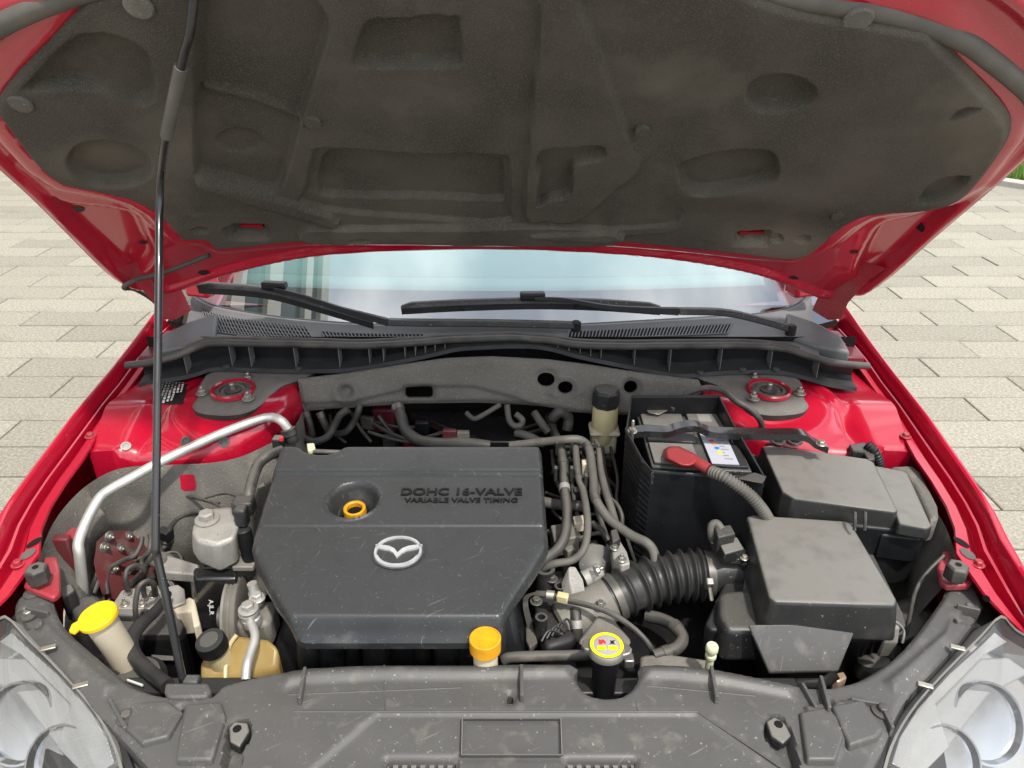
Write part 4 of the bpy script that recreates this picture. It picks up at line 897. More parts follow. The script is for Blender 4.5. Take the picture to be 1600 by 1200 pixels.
def cov_h(U, V, D):
    P_ = np.stack([U, V], 1); s = -sdf(P_, inner)[0]
    z = -.016*sst(-s, -.002, .020)
    front = euv(600,962)[1]; z = z-.010*sst(-V, -front-.004, -front+.02)
    z = z+.0035*sst(V, vstep[2]-.001, vstep[2]+.001)+.003*sst(V, vstep[0]-.001, vstep[0]+.001)
    z = z-.0022*np.exp(-((V-vstep[1])/.0013)**2)*(s > -.004)-.0018*np.exp(-((U-euv(845,800)[0])/.0013)**2)*0
    r = np.hypot(U-cc[0], V-cc[1]); z = z+.0030*np.exp(-((r-cr-.001)/.0024)**2)
    z = z-.030*np.clip((cr-.003-r)/.010, 0, 1)-.022*np.clip((cr-.016-r)/.006, 0, 1)
    e = np.hypot((U-euv(622,863)[0])/.0405, (V-euv(622,863)[1])/.0355); z = z-.0015*sst(-e, -1.06, -1.0)
    z = z-.004*(1-sst(D, 0, .004)); return z
panel('cover_shell', eo, emap, cov_h, 'plastic_cover', ecv, step=.0026, skirt=.012, ang=38)
y0 = ep(552,783)+EN*-.026
lathe('oil_dipstick_ring', [(.0125,0),(.0125,.010),(.0145,.012),(.0175,.011),(.0185,.004),(.0185,0)], y0, 'orange_yellow', ecv, ax=(0,-.12,1), k=32)
lathe('filler_shade_disc', [(.001,.0),(.0122,.0005)], y0+Vector((0,0,.003)), 'cavity', ecv)  # flat black disc painted as the shade down inside the ring
text('lettering', 'DOHC 16-VALVE', ep(721,771,.0032), (1,0,0), EV, .0220, 'label_black', ecv, ext=.0012, sx=1.20, bold=.0003)
text('lettering', 'VARIABLE VALVE TIMING', ep(721,784,.0032), (1,0,0), EV, .0135, 'label_black', ecv, ext=.0010, sx=1.20, bold=.0002)
# badge: oval ring with spread wings
bc = ep(622,863,.0); bu, bvv = Vector((1,0,0)), EV
bdg = loft('badge', [[bc+bu*(.0385*math.cos(a))+bvv*(.0335*math.sin(a))+EN*h_ for a in [i*math.pi/24 for i in range(48)]] for h_ in (-.001,.0012)], 'plastic_cover', ecv)
rg_ = []
for i in range(65):
    a = i*math.pi/32; k_ = 1-.04*math.sin(a)**2; rg_.append((a, k_))
rings = []
for a, k_ in rg_:
    c = lambda rr, h_: bc+bu*(.0355*rr*math.cos(a)*abs(math.cos(a))**-.08 if abs(math.cos(a)) > 1e-3 else bu*0)+bvv*(.0300*rr*math.sin(a))+EN*h_ if abs(math.cos(a)) > 1e-3 else bc+bvv*(.0300*rr*math.sin(a))+EN*h_
    tk = .11+.05*(math.sin(a) < -.3)
    rings.append([c(1,.0012), c(1-.02,.0042), c(1-tk,.0042), c(1-tk-.02,.0012)])
loft('badge_ring', rings, 'badge_silver', bdg, cap=False, ang=50)
wing = [(-.0345,.0085),(-.026,.0075),(-.014,.0052),(-.006,.0005),(0,-.0075),(.006,.0005),(.014,.0052),(.026,.0075),(.0345,.0085),(.0335,.0030),(.022,-.0010),(.012,-.0035),(.006,-.0085),(0,-.0175),(-.006,-.0085),(-.012,-.0035),(-.022,-.0010),(-.0335,.0030)]
wing = [(x, y+.004) for x, y in wing]
h2 = len(wing)//2
top = [bc+bu*x+bvv*y+EN*.0042 for x, y in wing]; bot = [bc+bu*x*1.02+bvv*y+EN*.0012 for x, y in wing]
nW = len(wing); fs = [(i, (i+1) % nW, nW+(i+1) % nW, nW+i) for i in range(nW)]+[(i, i+1, nW-2-i, nW-1-i) for i in range(8)]
mk('badge_wings', top+bot, fs, 'badge_silver', bdg, ang=50)
# ================================================================== COMPONENTS AROUND THE ENGINE
def one(o, label, cat, group=None): return tag(o, label, cat, group)
def ring_clamp(p, d, r, m, parent, w_=.006):
    c = lathe('clamp', [(r*1.0,-w_),(r*1.10,-w_),(r*1.10,w_),(r*1.0,w_)], p, m, parent, ax=d, k=20); return c
# ---- battery in its box
bz_ = .80
bt_top = [at(x, y, bz_) for x, y in ((992,641),(1132,645),(1176,737),(1018,729))]
bat = thing('battery', 'dark grey car battery with red terminal boot and coloured warning label', 'battery', (sum((p.x for p in bt_top))/4, sum((p.y for p in bt_top))/4, .58))
slab('case', bt_top, .17, 'plastic', bat, bevel=.003)
A, B, C, D_ = bt_top
def bp_(u, v, h=0): return A.lerp(B, u).lerp(D_.lerp(C, u), v)+Vector((0,0,h))
def patch(name, u0, v0, u1, v1, h, m, parent, dz=.004, bev=.001):
    q = [bp_(u0,v0,h), bp_(u1,v0,h), bp_(u1,v1,h), bp_(u0,v1,h)]; return loft(name, [q, [p-Vector((0,0,dz)) for p in q]], m, parent, bevel=bev)
patch('lid_strip', .03,.03,.50,.33,.006,'plastic_dusty', bat, .008, .003); patch('lid_strip', .54,.03,.97,.33,.006,'plastic_dusty', bat, .008, .003)
patch('lid_strip', .03,.42,.55,.60,.005,'plastic', bat, .008, .002); patch('lid_strip', .03,.63,.50,.97,.005,'plastic_dusty', bat, .008, .002)
pv = patch('lid_strip', .60,.40,.97,.97,.005,'plastic_black', bat, .008, .002)
lb = patch('warning_label', .61,.41,.88,.95,.0062,'label_white', bat, .001, 0)
for u, v, m_ in ((.69,.50,'print_blue'),(.70,.58,'print_red'),(.715,.64,'print_orange'),(.725,.70,'print_blue'),(.735,.77,'print_yellow')):
    lathe('pictogram', [(.0045,0),(.0045,.0004)], bp_(u, v, .0062), m_, lb, k=16)
for k_ in range(9):
    v_ = .46+.05*k_; patch('fine_print', .76, v_, .76+.08*((k_*7) % 3+1)/3, v_+.018, .0066, 'label_grey', lb, .0003, 0)
text('brand_print', 'DT', bp_(.88,.56,.0055), bp_(1,.5)-bp_(0,.5), bp_(.5,0)-bp_(.5,1), .018, 'label_grey', bat, ext=.0002)
mk('spec_print', [bp_(.66,.10,.0065), bp_(.80,.10,.0065), bp_(.80,.24,.0065), bp_(.66,.24,.0065)], [(0,1,2,3)], 'label_grey', bat)
tm = lathe('terminal_post', [(.010,0),(.009,.016),(.006,.017)], at(1022,640,bz_+.004), 'zinc', bat, k=20)
loft('terminal_clamp', [[at(x,y,bz_+.014) for x,y in ((1004,628),(1018,624),(1040,634),(1046,640),(1030,648),(1012,645))],[at(x,y,bz_+.004) for x,y in ((1004,628),(1018,624),(1040,634),(1046,640),(1030,648),(1012,645))]], 'zinc', bat, bevel=.002)
box('terminal_bolt', at(1010,632,bz_+.018), (.016,.014,.016), 'copper', bat, bevel=.003)
boot = loft('terminal_boot', [[at(x,y,bz_+.028) for x,y in ((1040,703),(1048,698),(1060,699),(1086,712),(1088,722),(1078,728),(1066,727),(1042,716))],[at(x,y,bz_+.001) for x,y in ((1034,704),(1044,697),(1062,697),(1091,711),(1093,724),(1080,732),(1064,731),(1036,719))]], 'boot_red', bat, bevel=.005, seg=3)
tube('boot_neck', [at(1080,718,bz_+.018), at(1095,726,bz_+.017), at(1107,733,bz_+.015)], .0095, 'boot_red', boot, n=4)
# box of thin ribbed plastic around it
bxo = [(986,617,.845),(1124,617,.845),(1147,662,.835),(1196,745,.80),(1120,742,.80),(1018,735,.80),(1002,716,.815),(978,672,.83)]
P = [at(*p) for p in bxo]; cB = sum(P, Vector())/len(P)
btb = thing('battery_box', 'black ribbed plastic shield box standing round the battery', 'battery box', (cB.x, cB.y, .5))
low = [Vector((p.x+(p.x-cB.x)*-.03, p.y+(p.y-cB.y)*-.03+.0, .54)) for p in P]
rings = []
for k in range(46):
    t = k/45; off = .0012 if k % 2 else 0
    rings.append([p.lerp(q, t)+((p-cB)*Vector((1,1,0)).length*0 if False else Vector(((p-cB).x,(p-cB).y,0)).normalized()*off) for p, q in zip(P, low)])
loft('shield', rings, 'plastic_black', btb, cap=False, ang=20, thick=.003)
loft('corner_edge', [[at(1005,722,.812),at(1022,736,.80),at(1018,742,.795),at(1001,726,.80)],[at(1014,850,.62),at(1024,856,.62),at(1022,860,.61),at(1012,856,.61)]], 'plastic', btb, bevel=.002)
loft('front_lip', [[at(x,y,.80) for x,y in ((1178,738),(1198,744),(1192,756),(1150,748))],[at(x,y,.78) for x,y in ((1178,738),(1198,744),(1192,756),(1150,748))]], 'plastic', btb, bevel=.002)
# hold-down bar
hb = thing('battery_clamp_bar', 'black pressed steel bar clamping the battery down', 'clamp bar', at(1130,680,.80))
bar = spline([at(x,y,z) for x,y,z in ((978,676,.822),(1005,672,.824),(1040,673,.826),(1060,667,.836),(1085,664,.838),(1110,673,.830),(1150,676,.828),(1200,677,.826),(1252,678,.824),(1272,690,.808),(1292,699,.802))], 6)
rr = []
for i, p in enumerate(bar):
    t = i/(len(bar)-1); hw = .011*(1-.3*max(0,t-.85)/.15)
    rr.append([p+Vector(q) for q in ((0,-hw,.004),(0,-hw,-.008),(0,-hw+.002,-.008),(0,-hw+.002,.001),(0,hw-.002,.001),(0,hw-.002,-.006),(0,hw,-.006),(0,hw,.004))])
loft('bar', rr, 'black_metal', hb, ang=30)
tube('tie_rod', [at(988,672,.835), at(986,720,.77), at(983,790,.68)], .0032, 'steel_dark', hb, n=3, k=10)
nut('nut', at(988,674,.826), .006, 'zinc', hb, stud=.014); nut('nut', at(1283,694,.812), .006, 'zinc', hb, stud=0)
one(pxtube('battery_cable', [(1048,640,.815),(1056,634,.818),(1066,622,.83),(1080,612,.84),(1105,606,.845),(1130,611,.845),(1150,627,.84),(1172,640,.83),(1186,654,.815),(1191,668,.79),(1192,690,.74)], .0058, 'rubber', None, 6), 'black battery earth cable arching from the bare terminal', 'cable')
pc_ = corr('starter_cable', [at(*p) for p in ((1112,737,.815),(1130,744,.818),(1150,757,.81),(1172,774,.795),(1190,795,.77),(1202,815,.74),(1210,840,.70))], .0080, .0102, .0052, 'rubber_dusty'); one(pc_, 'corrugated dusty conduit leaving the red terminal boot', 'cable')
# ---- fuse box
fz = .775
fb = thing('fuse_box', 'dusty black plastic fuse box with a stepped lid, against the wing', 'fuse box', at(1320,800,.60))
lid = [at(x,y,fz) for x,y in ((1190,697),(1204,695),(1355,716),(1366,722),(1403,797),(1400,800),(1240,779),(1222,768))]
lb_ = [Vector((p.x, p.y-.004, fz-.045)) for p in lid]; slab('lid', lid, .046, 'plastic_dusty', fb, bevel=.006, grow=.006)
l2 = [at(x,y,fz-.010) for x,y in ((1362,726),(1412,735),(1420,740),(1457,822),(1450,826),(1404,818),(1398,800))]; slab('side_lid', l2, .022, 'plastic_dusty', fb, bevel=.004, grow=.002)
b2 = [at(x,y,fz-.03) for x,y in ((1192,700),(1412,738),(1450,822),(1400,828),(1340,822),(1240,790),(1210,775))]; slab('base', b2, .12, 'plastic_black', fb, bevel=.004, grow=-.004)
for x in (1336,1352): tube('latch', [at(x,801,fz+.004), at(x,812,fz+.001), at(x-1,829,fz-.012)], .0026, 'plastic', fb, n=4, k=8)
slab('front_ledge', [at(x,y,.735) for x,y in ((1376,835),(1440,842),(1448,830),(1380,828))], .05, 'plastic_black', fb, bevel=.004)
wr = [at(x,y,.77) for x,y in ((1326,694),(1350,690),(1366,700),(1368,718),(1356,718),(1350,706),(1332,704))]
one(loft('harness_clip', [wr, [p-Vector((0,0,.025)) for p in wr]], 'plastic', None, bevel=.003), 'ribbed black harness clip on the red apron behind the fuse box lid', 'clip')
one(corr('wiring_conduit', [at(*p) for p in ((1356,696,.775),(1366,706,.77),(1372,722,.75),(1374,740,.72))], .008,.010,.005,'plastic_black'), 'short ribbed conduit bending down behind the fuse box', 'conduit')
fo = [at(x,y,.752) for x,y in ((1390,728),(1425,726),(1440,738),(1466,790),(1468,808),(1455,812),(1430,760),(1415,738))]
one(loft('foam_strip', [fo, [p-Vector((0,0,.05)) for p in fo]], 'felt_wall', None, bevel=.006), 'grey felt strip between the fuse box and the wing', 'felt strip')
for x, y in ((1216,690),(1242,690)): nut('connector_nut', at(x, y, .78), .009, 'plastic', fb, stud=0)
one(pxtube('side_harness', [(1380,880,.62),(1410,880,.63),(1430,872,.64),(1440,862,.66)], .006, 'rubber', None, 6), 'black harness passing under the fuse box', 'cable')
one(pxtube('bonnet_cable', [(1475,868,.72),(1448,895,.70),(1430,925,.68),(1420,970,.64),(1412,1010,.60)], .0032, 'rubber', None, 6), 'thin bonnet release cable hanging beside the air filter box', 'cable')
lh = thing('lamp_socket_cover', 'dusty round dark cap on the back of the lamp below the air filter box', 'cap', at(1368,1050,.60))
lathe('dome', [(.030,0),(.030,.010),(.022,.022),(.008,.026)], at(1368,1052,.60), 'plastic_dusty', lh, ax=(-.2,.3,.9)); lathe('knob', [(.010,0),(.010,.022)], at(1392,1030,.62), 'plastic_dusty', lh, ax=(.3,.5,.6), k=14)
one(slab('lamp_wiring_plug', [at(x,y,.60) for x,y in ((1302,1052),(1318,1048),(1324,1058),(1312,1066),(1300,1062))], .02, 'copper', None, bevel=.003), 'tan wiring plug in the dark gap by the air filter box', 'plug')
# dark wall filling behind: inner side of the wing on the filter side
sb = loft('inner_bulge', [[at(x,y,.62) for x,y in ((1395,940),(1440,930),(1462,965),(1440,1000),(1400,1010))],[at(x,y,.45) for x,y in ((1385,930),(1480,920),(1490,965),(1450,1010),(1390,1010))]], 'plastic', car, bevel=.01)
# ---- air filter box
az = .752
ab = thing('air_filter_box', 'large dusty black air filter box with a flat snorkel in front', 'air filter box', at(1290,980,.50))
lid = [at(x,y,az) for x,y in ((1166,806),(1174,803),(1322,813),(1332,819),(1402,936),(1400,946),(1210,940),(1200,932))]
slab('lid', lid, .060, 'plastic_dusty', ab, bevel=.008, grow=.012, seg=4)
sh_ = [at(x,y,az-.055) for x,y in ((1122,930),(1128,922),(1180,918),(1215,950),(1240,985),(1135,985),(1122,960))]; slab('lid_shoulder', sh_, .06, 'plastic', ab, bevel=.010, grow=.006, seg=4)
fl2 = [at(x,y,az-.062) for x,y in ((1150,985),(1180,800),(1335,806),(1412,960),(1416,978),(1400,986),(1300,988),(1160,985))]; slab('flange', fl2, .008, 'plastic', ab, bevel=.002)
fl3 = [p-Vector((0,0,.014)) for p in fl2]; slab('flange', fl3, .008, 'plastic', ab, bevel=.002)
bs_ = [at(x,y,az-.075) for x,y in ((1100,975),(1180,805),(1335,812),(1400,950),(1402,975),(1330,985),(1110,985))]; slab('base', bs_, .20, 'plastic_black', ab, bevel=.006, grow=-.012)
for k in range(5): box('base_rib', at(1345+12*k, 1020, .62), (.003,.01,.10), 'plastic_black', ab, bevel=.0005)
sn = [at(x,y,z) for x,y,z in ((1170,976,.716),(1340,975,.716),(1310,1048,.662),(1202,1050,.662))]
loft('snorkel', [sn, [p+Vector((0,.002,-.006)) for p in sn]], 'plastic_grey', ab, bevel=.0015)
loft('snorkel_duct', [[p.lerp(sum(sn, Vector())/4, .06)+Vector((0,.004,-.006)) for p in sn], [p.lerp(sum(sn, Vector())/4, .2)+Vector((0,.03,-.07)) for p in sn]], 'plastic_black', ab, bevel=.004)
one(pxtube('snorkel_hose', [(1205,1052,.625),(1240,1062,.615),(1280,1062,.615),(1302,1048,.63)], .013, 'plastic_dusty', None, 6), 'dusty curved duct edge below the flat snorkel', 'duct')
cp = at(1388,985,.70)
ck = loft('clip', [[cp+Vector(q) for q in ((-.010,-.008,.012),(.010,-.008,.012),(.010,-.002,.014),(-.010,-.002,.014))],[cp+Vector(q) for q in ((-.010,-.014,-.01),(.010,-.014,-.01),(.010,-.008,-.01),(-.010,-.008,-.01))],[cp+Vector(q) for q in ((-.008,-.006,-.045),(.008,-.006,-.045),(.008,.0,-.045),(-.008,.0,-.045))]], 'cast_dirty', ab, bevel=.002)
tube('wire_bail', [at(1378,975,.71), at(1388,970,.716), at(1400,972,.714), at(1412,985,.70), at(1410,1005,.685)], .002, 'steel', ab, n=5, k=8)
tube('air_meter_tube', [at(1105,897,.668), at(1130,893,.670), at(1160,890,.672), at(1190,888,.672)], lambda t: .036+.004*t, 'plastic', ab, n=5, k=28)
ms = thing('air_flow_sensor', 'small square black air flow sensor bolted on the intake tube', 'sensor', at(1140,862,.70))
mq = [at(x,y,.722) for x,y in ((1112,846),(1150,840),(1168,862),(1160,874),(1128,872))]
slab('flange', mq, .010, 'plastic', ms, bevel=.002, grow=.002)
slab('body', [at(x,y,.738) for x,y in ((1120,842),(1152,838),(1164,858),(1132,866))], .02, 'plastic_dusty', ms, bevel=.003)
slab('connector', [at(x,y,.755) for x,y in ((1116,822),(1142,819),(1150,834),(1122,840))], .03, 'plastic', ms, bevel=.003)
tube('lead', [at(1128,828,.752), at(1120,818,.757), at(1112,822,.752), at(1112,838,.735), at(1116,848,.71)], .0065, 'rubber_dusty', ms, n=6)
nut('screw', at(1163,872,.724), .0045, 'zinc', ms, stud=0); nut('screw', at(1116,846,.724), .0045, 'zinc', ms, stud=0)
tube('leg', [at(1163,876,.715), at(1161,890,.69), at(1159,905,.665)], .008, 'plastic', ms, n=3)
# ---- corrugated intake hose and throttle body
ih = thing('intake_hose', 'ribbed black rubber intake hose between throttle body and air filter box', 'intake hose', at(1035,950,.56))
Pax = spline([at(928,950,.640), at(962,932,.652), at(1010,911,.660), at(1060,900,.666), at(1112,897,.668)], 60)
Ls = [0]
for a, b in zip(Pax, Pax[1:]): Ls.append(Ls[-1]+(b-a).length)
TL = Ls[-1]
def ax_at(t):
    s = t*TL; j = 0
    while j < len(Ls)-2 and Ls[j+1] < s: j += 1
    return Pax[j].lerp(Pax[j+1], min(1,(s-Ls[j])/max(1e-9,Ls[j+1]-Ls[j])))
ribs = [.40,.505,.60,.685,.765,.84,.905]
def rad(t): return .0345+.0085*max(math.exp(-((t-c)/.019)**2) for c in ribs)+.006*math.exp(-((t-.27)/.016)**2)
mk('bellows', *tube_geo([ax_at(i/260) for i in range(261)], rad, 36), 'rubber_dark', ih, 70)
for t, m_ in ((.18,'steel_dark'),(.965,'steel_dark')):
    d = (ax_at(min(1,t+.03))-ax_at(t-.03)).normalized(); cl_ = lathe('hose_clamp', [(.036,-.006),(.0385,-.006),(.0385,.006),(.036,.006)], ax_at(t), m_, ih, ax=d, k=40)
p = at(1108,912,.690); box('clamp_screw', p, (.012,.012,.02), 'steel', ih, bevel=.002, rx=.4); tube('screw_shank', [p, at(1110,926,.678), at(1112,938,.668)], .0032, 'zinc', ih, n=2, k=8)
tb = thing('throttle_body', 'dirty cast aluminium throttle body beside the engine cover corner', 'throttle body', at(915,960,.56))
d = (ax_at(.12)-ax_at(0)).normalized(); t0 = ax_at(0)
lathe('barrel', [(.030,-.06),(.036,-.055),(.037,-.02),(.035,.0),(.035,.03)], t0, 'cast_dirty', tb, ax=d, k=32)
fq = [at(x,y,z) for x,y,z in ((888,884,.70),(900,884,.70),(912,905,.685),(920,950,.65),(918,985,.62),(900,985,.62),(896,940,.655),(890,905,.685))]
loft('flange', [fq, [p+Vector((-.012,-.004,-.03)) for p in fq]], 'cast', tb, bevel=.003)
lathe('valve_boss', [(.013,0),(.013,.03),(.009,.033)], at(912,905,.675), 'cast', tb, ax=(.85,.35,.25), k=18); nut('bolt', at(930,893,.70), .006, 'steel', tb, ax=(.85,.35,.25), stud=.006); nut('bolt', at(938,945,.672), .006, 'steel', tb, stud=0)
lathe('vacuum_pod', [(.028,-.02),(.033,-.012),(.034,.0),(.033,.004),(.022,.008),(.006,.012)], at(934,882,.66), 'plastic_dusty', tb, ax=(.15,-.55,.8), k=32)
hs = loft('support', [[at(x,y,.665) for x,y in ((905,1000),(935,962),(958,968),(985,1000),(985,1008),(905,1008))],[at(x,y,.64) for x,y in ((905,1000),(935,962),(958,968),(985,1000),(985,1008),(905,1008))]], 'cast_dirty', tb, bevel=.003)
# ---- brake fluid reservoir
br = thing('brake_fluid_reservoir', 'cream brake fluid reservoir with an octagonal grey cap', 'reservoir', at(944,690,.64))
c0 = at(944,668,.735)
lathe('cap', [(.020,.050),(.0265,.052),(.0275,.056),(.0265,.082),(.022,.087),(.004,.0872)], c0, 'plastic', br, k=8, ang=20)
lathe('body', [(.020,-.03),(.024,-.012),(.0255,0),(.0255,.040),(.0225,.052)], c0, 'amber_pale', br, k=32)
box('collar', c0+Vector((0,0,-.004)), (.060,.050,.012), 'cream', br, bevel=.006, seg=3); box('lower_tank', c0+Vector((0,.004,-.03)), (.050,.044,.05), 'cream', br, bevel=.006)
box('level_plug', c0+Vector((.006,-.008,-.062)), (.028,.02,.026), 'plastic_dusty', br, bevel=.003)
one(lathe('red_cap', [(.012,0),(.013,.012),(.009,.02)], at(950,742,.62), 'red_dark'), 'small dull red plug in the gap below the brake fluid reservoir', 'plug')
# ---- hoses between cover and battery
hg_ = 'hoses bundled beside the engine cover'
def hose(label, pts, r, m='rubber', n=8, group=hg_, cl=()):
    P_ = [at(*p) for p in pts]; o = tube('hose', P_, r, m, None, n); tag(o, label, 'hose', group)
    for i, mm in cl:
        d_ = (P_[min(i+1,len(P_)-1)]-P_[max(i-1,0)]).normalized(); rr_ = r(.5) if callable(r) else r; ring_clamp(P_[i], d_, rr_, mm, o)
    return o
hose('thick coolant hose with a white clip running down beside the cover edge', [(858,650,.70),(862,668,.72),(873,692,.735),(880,724,.735),(882,763,.73),(886,801,.715),(882,839,.70),(868,862,.69),(846,878,.685),(825,900,.66)], .0092, 'rubber', cl=((4,'cast'),(3,'rubber'),(2,'steel_dark'),(1,'rubber_dusty')))
hose('pale dusty hose arching over the others and dropping to the ribbed intake', [(797,696,.735),(844,691,.75),(880,687,.765),(905,687,.765),(918,697,.76),(923,716,.755),(927,750,.745),(930,778,.735),(950,809,.72),(984,835,.71),(1010,848,.71),(1021,862,.70),(1024,880,.69)], .0080, 'rubber_dusty', cl=((4,'rubber'),(1,'steel_dark'),(7,'rubber')))
hose('slim grey hose hanging in a long curve and turning under the cover', [(899,696,.75),(903,741,.745),(912,771,.735),(918,818,.72),(913,856,.705),(895,875,.69),(866,881,.685),(846,890,.67)], .0064, 'rubber_dusty', cl=((1,'rubber'),))
hose('taped thin wiring run dropping to the grey sensor plug', [(930,688,.75),(935,700,.755),(939,737,.74),(946,767,.73),(955,795,.72),(962,820,.71)], lambda t: .0035+.0035*min(1,t*2), 'rubber_dusty')
hose('thin black line curving between the hoses and the battery box', [(955,780,.70),(965,790,.70),(972,808,.69),(970,830,.67)], .0040, 'rubber')
hose('short black hose crossing low behind the grey sensor plug', [(926,818,.66),(940,830,.66),(950,845,.65)], .0065, 'rubber')
hose('dirty cross pipe leaving the cover edge under the hoses', [(848,784,.68),(870,788,.68),(900,790,.68),(915,792,.675)], .010, 'rubber_dusty')
sp3 = thing('sensor_plug', 'grey two-bolt sensor plug at the end of the taped wiring', 'sensor', at(965,870,.62))
slab('housing', [at(x,y,.70) for x,y in ((955,850),(968,842),(980,862),(985,880),(972,884),(958,872))], .03, 'cast', sp3, bevel=.003)
slab('connector', [at(x,y,.715) for x,y in ((953,828),(964,824),(970,842),(957,848))], .03, 'plastic', sp3, bevel=.003); nut('bolt', at(971,874,.704), .0055, 'steel', sp3, stud=.003); nut('bolt', at(960,856,.704), .005, 'steel', sp3, stud=0)
cn = thing('coil_connector', 'pale grey wiring connector tucked against the cover edge', 'connector', at(878,840,.62))
slab('shell', [at(x,y,.68) for x,y in ((860,820),(898,815),(906,838),(866,846))], .035, 'cast_dirty', cn, bevel=.003); slab('latch', [at(x,y,.69) for x,y in ((895,806),(912,804),(914,816),(898,818))], .02, 'cream', cn, bevel=.002)
sr = thing('hose_rack', 'black and cream plastic rack holding the hoses apart', 'hose clip', at(905,740,.68))
box('bar', at(905,722,.715), (.09,.012,.012), 'plastic_black', sr, bevel=.002); box('bar', at(908,700,.725), (.08,.010,.010), 'plastic_black', sr, bevel=.002)
for x, y in ((893,700),(912,700),(935,705),(870,700),(893,740),(868,740),(915,752)): box('finger', at(x,y,.748), (.006,.010,.028), 'plastic', sr, bevel=.001)
box('spacer', at(918,732,.735), (.022,.016,.03), 'cream', sr, bevel=.002)
one(slab('lower_connector', [at(x,y,.64) for x,y in ((910,845),(934,842),(938,862),(912,866))], .03, 'plastic', None, bevel=.003), 'dark wiring connector low between the slim hose and sensor plug', 'connector')
# ---- low front: bracket, wiring and coolant bits
lo_ = thing('strap_bracket', 'bent grey steel strap beside the cover front corner', 'bracket', at(826,990,.60))
P_ = spline([at(855,930,.675), at(838,928,.675), at(824,933,.67), at(821,945,.665), at(826,970,.64), at(834,1000,.61)], 6)
loft('strap', [[p+Vector((-.004,-.003,0)), p+Vector((.004,-.003,.003)), p+Vector((.004,.003,.003)), p+Vector((-.004,.003,0))] for p in P_], 'steel_dark', lo_, bevel=.001)
ft_ = [at(x,y,.63) for x,y in ((821,965),(830,962),(840,1003),(828,1012),(822,1000))]; loft('foot', [ft_, [p-Vector((0,0,.012)) for p in ft_]], 'rubber_dusty', lo_, bevel=.002)
wl = thing('oxygen_lead', 'sleeved wiring lead with a yellow clip crossing in front of the throttle body', 'cable', at(930,960,.60))
tube('sleeve', [at(884,938,.68), at(920,946,.685), at(958,960,.685), at(990,982,.68), at(1010,1002,.67), at(1018,1014,.66)], .0043, 'rubber', wl); tube('tail', [at(838,928,.672), at(858,929,.676), at(872,934,.678)], .005, 'rubber_dusty', wl)
box('yellow_clip', at(879,934,.684), (.018,.012,.014), 'amber_pale', wl, bevel=.002, rz=-.3); lathe('collar', [(.0075,-.006),(.0075,.006)], at(860,930,.676), 'zinc', wl, ax=(1,-.2,0), k=14)
hose('short vertical coolant stub with a grey clip below the throttle body', [(899,952,.66),(901,975,.65),(903,1005,.62),(905,1025,.59)], .0085, 'rubber', group=None, cl=((1,'cast'),))
hose('straight black coolant pipe reaching the radiator cap neck', [(786,1032,.655),(800,1027,.66),(860,1025,.66),(925,1024,.66)], .0078, 'rubber', group=None)
hose('braided black hose bending round to the radiator in front of the filter box', [(1010,962,.62),(1035,968,.625),(1056,980,.63),(1066,997,.63),(1058,1012,.63),(1040,1020,.63),(1020,1026,.63)], .0100, 'rubber', group=None, cl=((2,'steel_dark'),(5,'steel_dark')))
one(slab('radiator_tank', [at(x,y,.635) for x,y in ((1000,1022),(1045,1020),(1110,1030),(1115,1050),(1000,1045))], .10, 'cast_dirty', None, bevel=.006), 'dirty grey radiator end tank just behind the front panel', 'radiator tank')
# radiator cap and its neck
rc_ = thing('radiator_filler', 'silver radiator cap with yellow ring and warning marks', 'radiator cap', at(948,1080,.56))
ct = at(948,1009,.722)
lathe('neck', [(.019,-.15),(.016,-.10),(.017,-.05),(.020,-.018),(.021,-.010)], ct, 'plastic_black', rc_, k=28)
bt_ = lathe('cap', [(.0225,-.013),(.0255,-.010),(.0255,-.002),(.0235,.001),(.003,.001)], ct, 'steel', rc_, k=40)
for s, yy in ((-1,.004),(1,-.004)): slab('ear', [ct+Vector((s*a, b_+yy, -.001)) for a, b_ in ((.019,-.012),(.030,-.008),(.034,0),(.030,.009),(.019,.012))], .009, 'steel', bt_, bevel=.002)
rgm = [[ct+Vector((r_*math.cos(a), r_*math.sin(a), .0016)) for r_ in (.0180,.0225)] for a in [i*math.pi/24 for i in range(49)]]
loft('yellow_ring', rgm, 'cap_yellow', bt_, cap=False, closed=False); lathe('print_disc', [(.001,.0013),(.0178,.0014)], ct, 'alu', bt_, k=36)
for dx, dy, sx, sy, m_ in ((-.0095,-.007,.015,.009,'cap_yellow'),(.0095,-.007,.015,.009,'cap_yellow'),(-.007,.007,.012,.012,'print_red'),(.010,.006,.011,.011,'label_black')):
    if m_ == 'cap_yellow': q = [(-1,-1),(1,-1),(1,1),(-1,1)]
    elif m_ == 'print_red': q = [(-1,-.9),(-.2,-1),(.2,-.4),(1,-.8),(.9,.2),(.3,.9),(-.4,.5),(-.9,1)]
    else: q = [(-1,-1),(-.2,-.6),(.7,-1),(.4,0),(1,.9),(0,.5),(-.6,.7),(-.5,-.1)]
    mk('warning_mark', [ct+Vector(((dx+a*sx/2)*.8, (dy+b_*sy/2)*.8, .0020)) for a, b_ in q], [tuple(range(len(q)))], m_, bt_)
box('lock_nut', at(982,1032,.665), (.014,.016,.014), 'steel', rc_, bevel=.002)
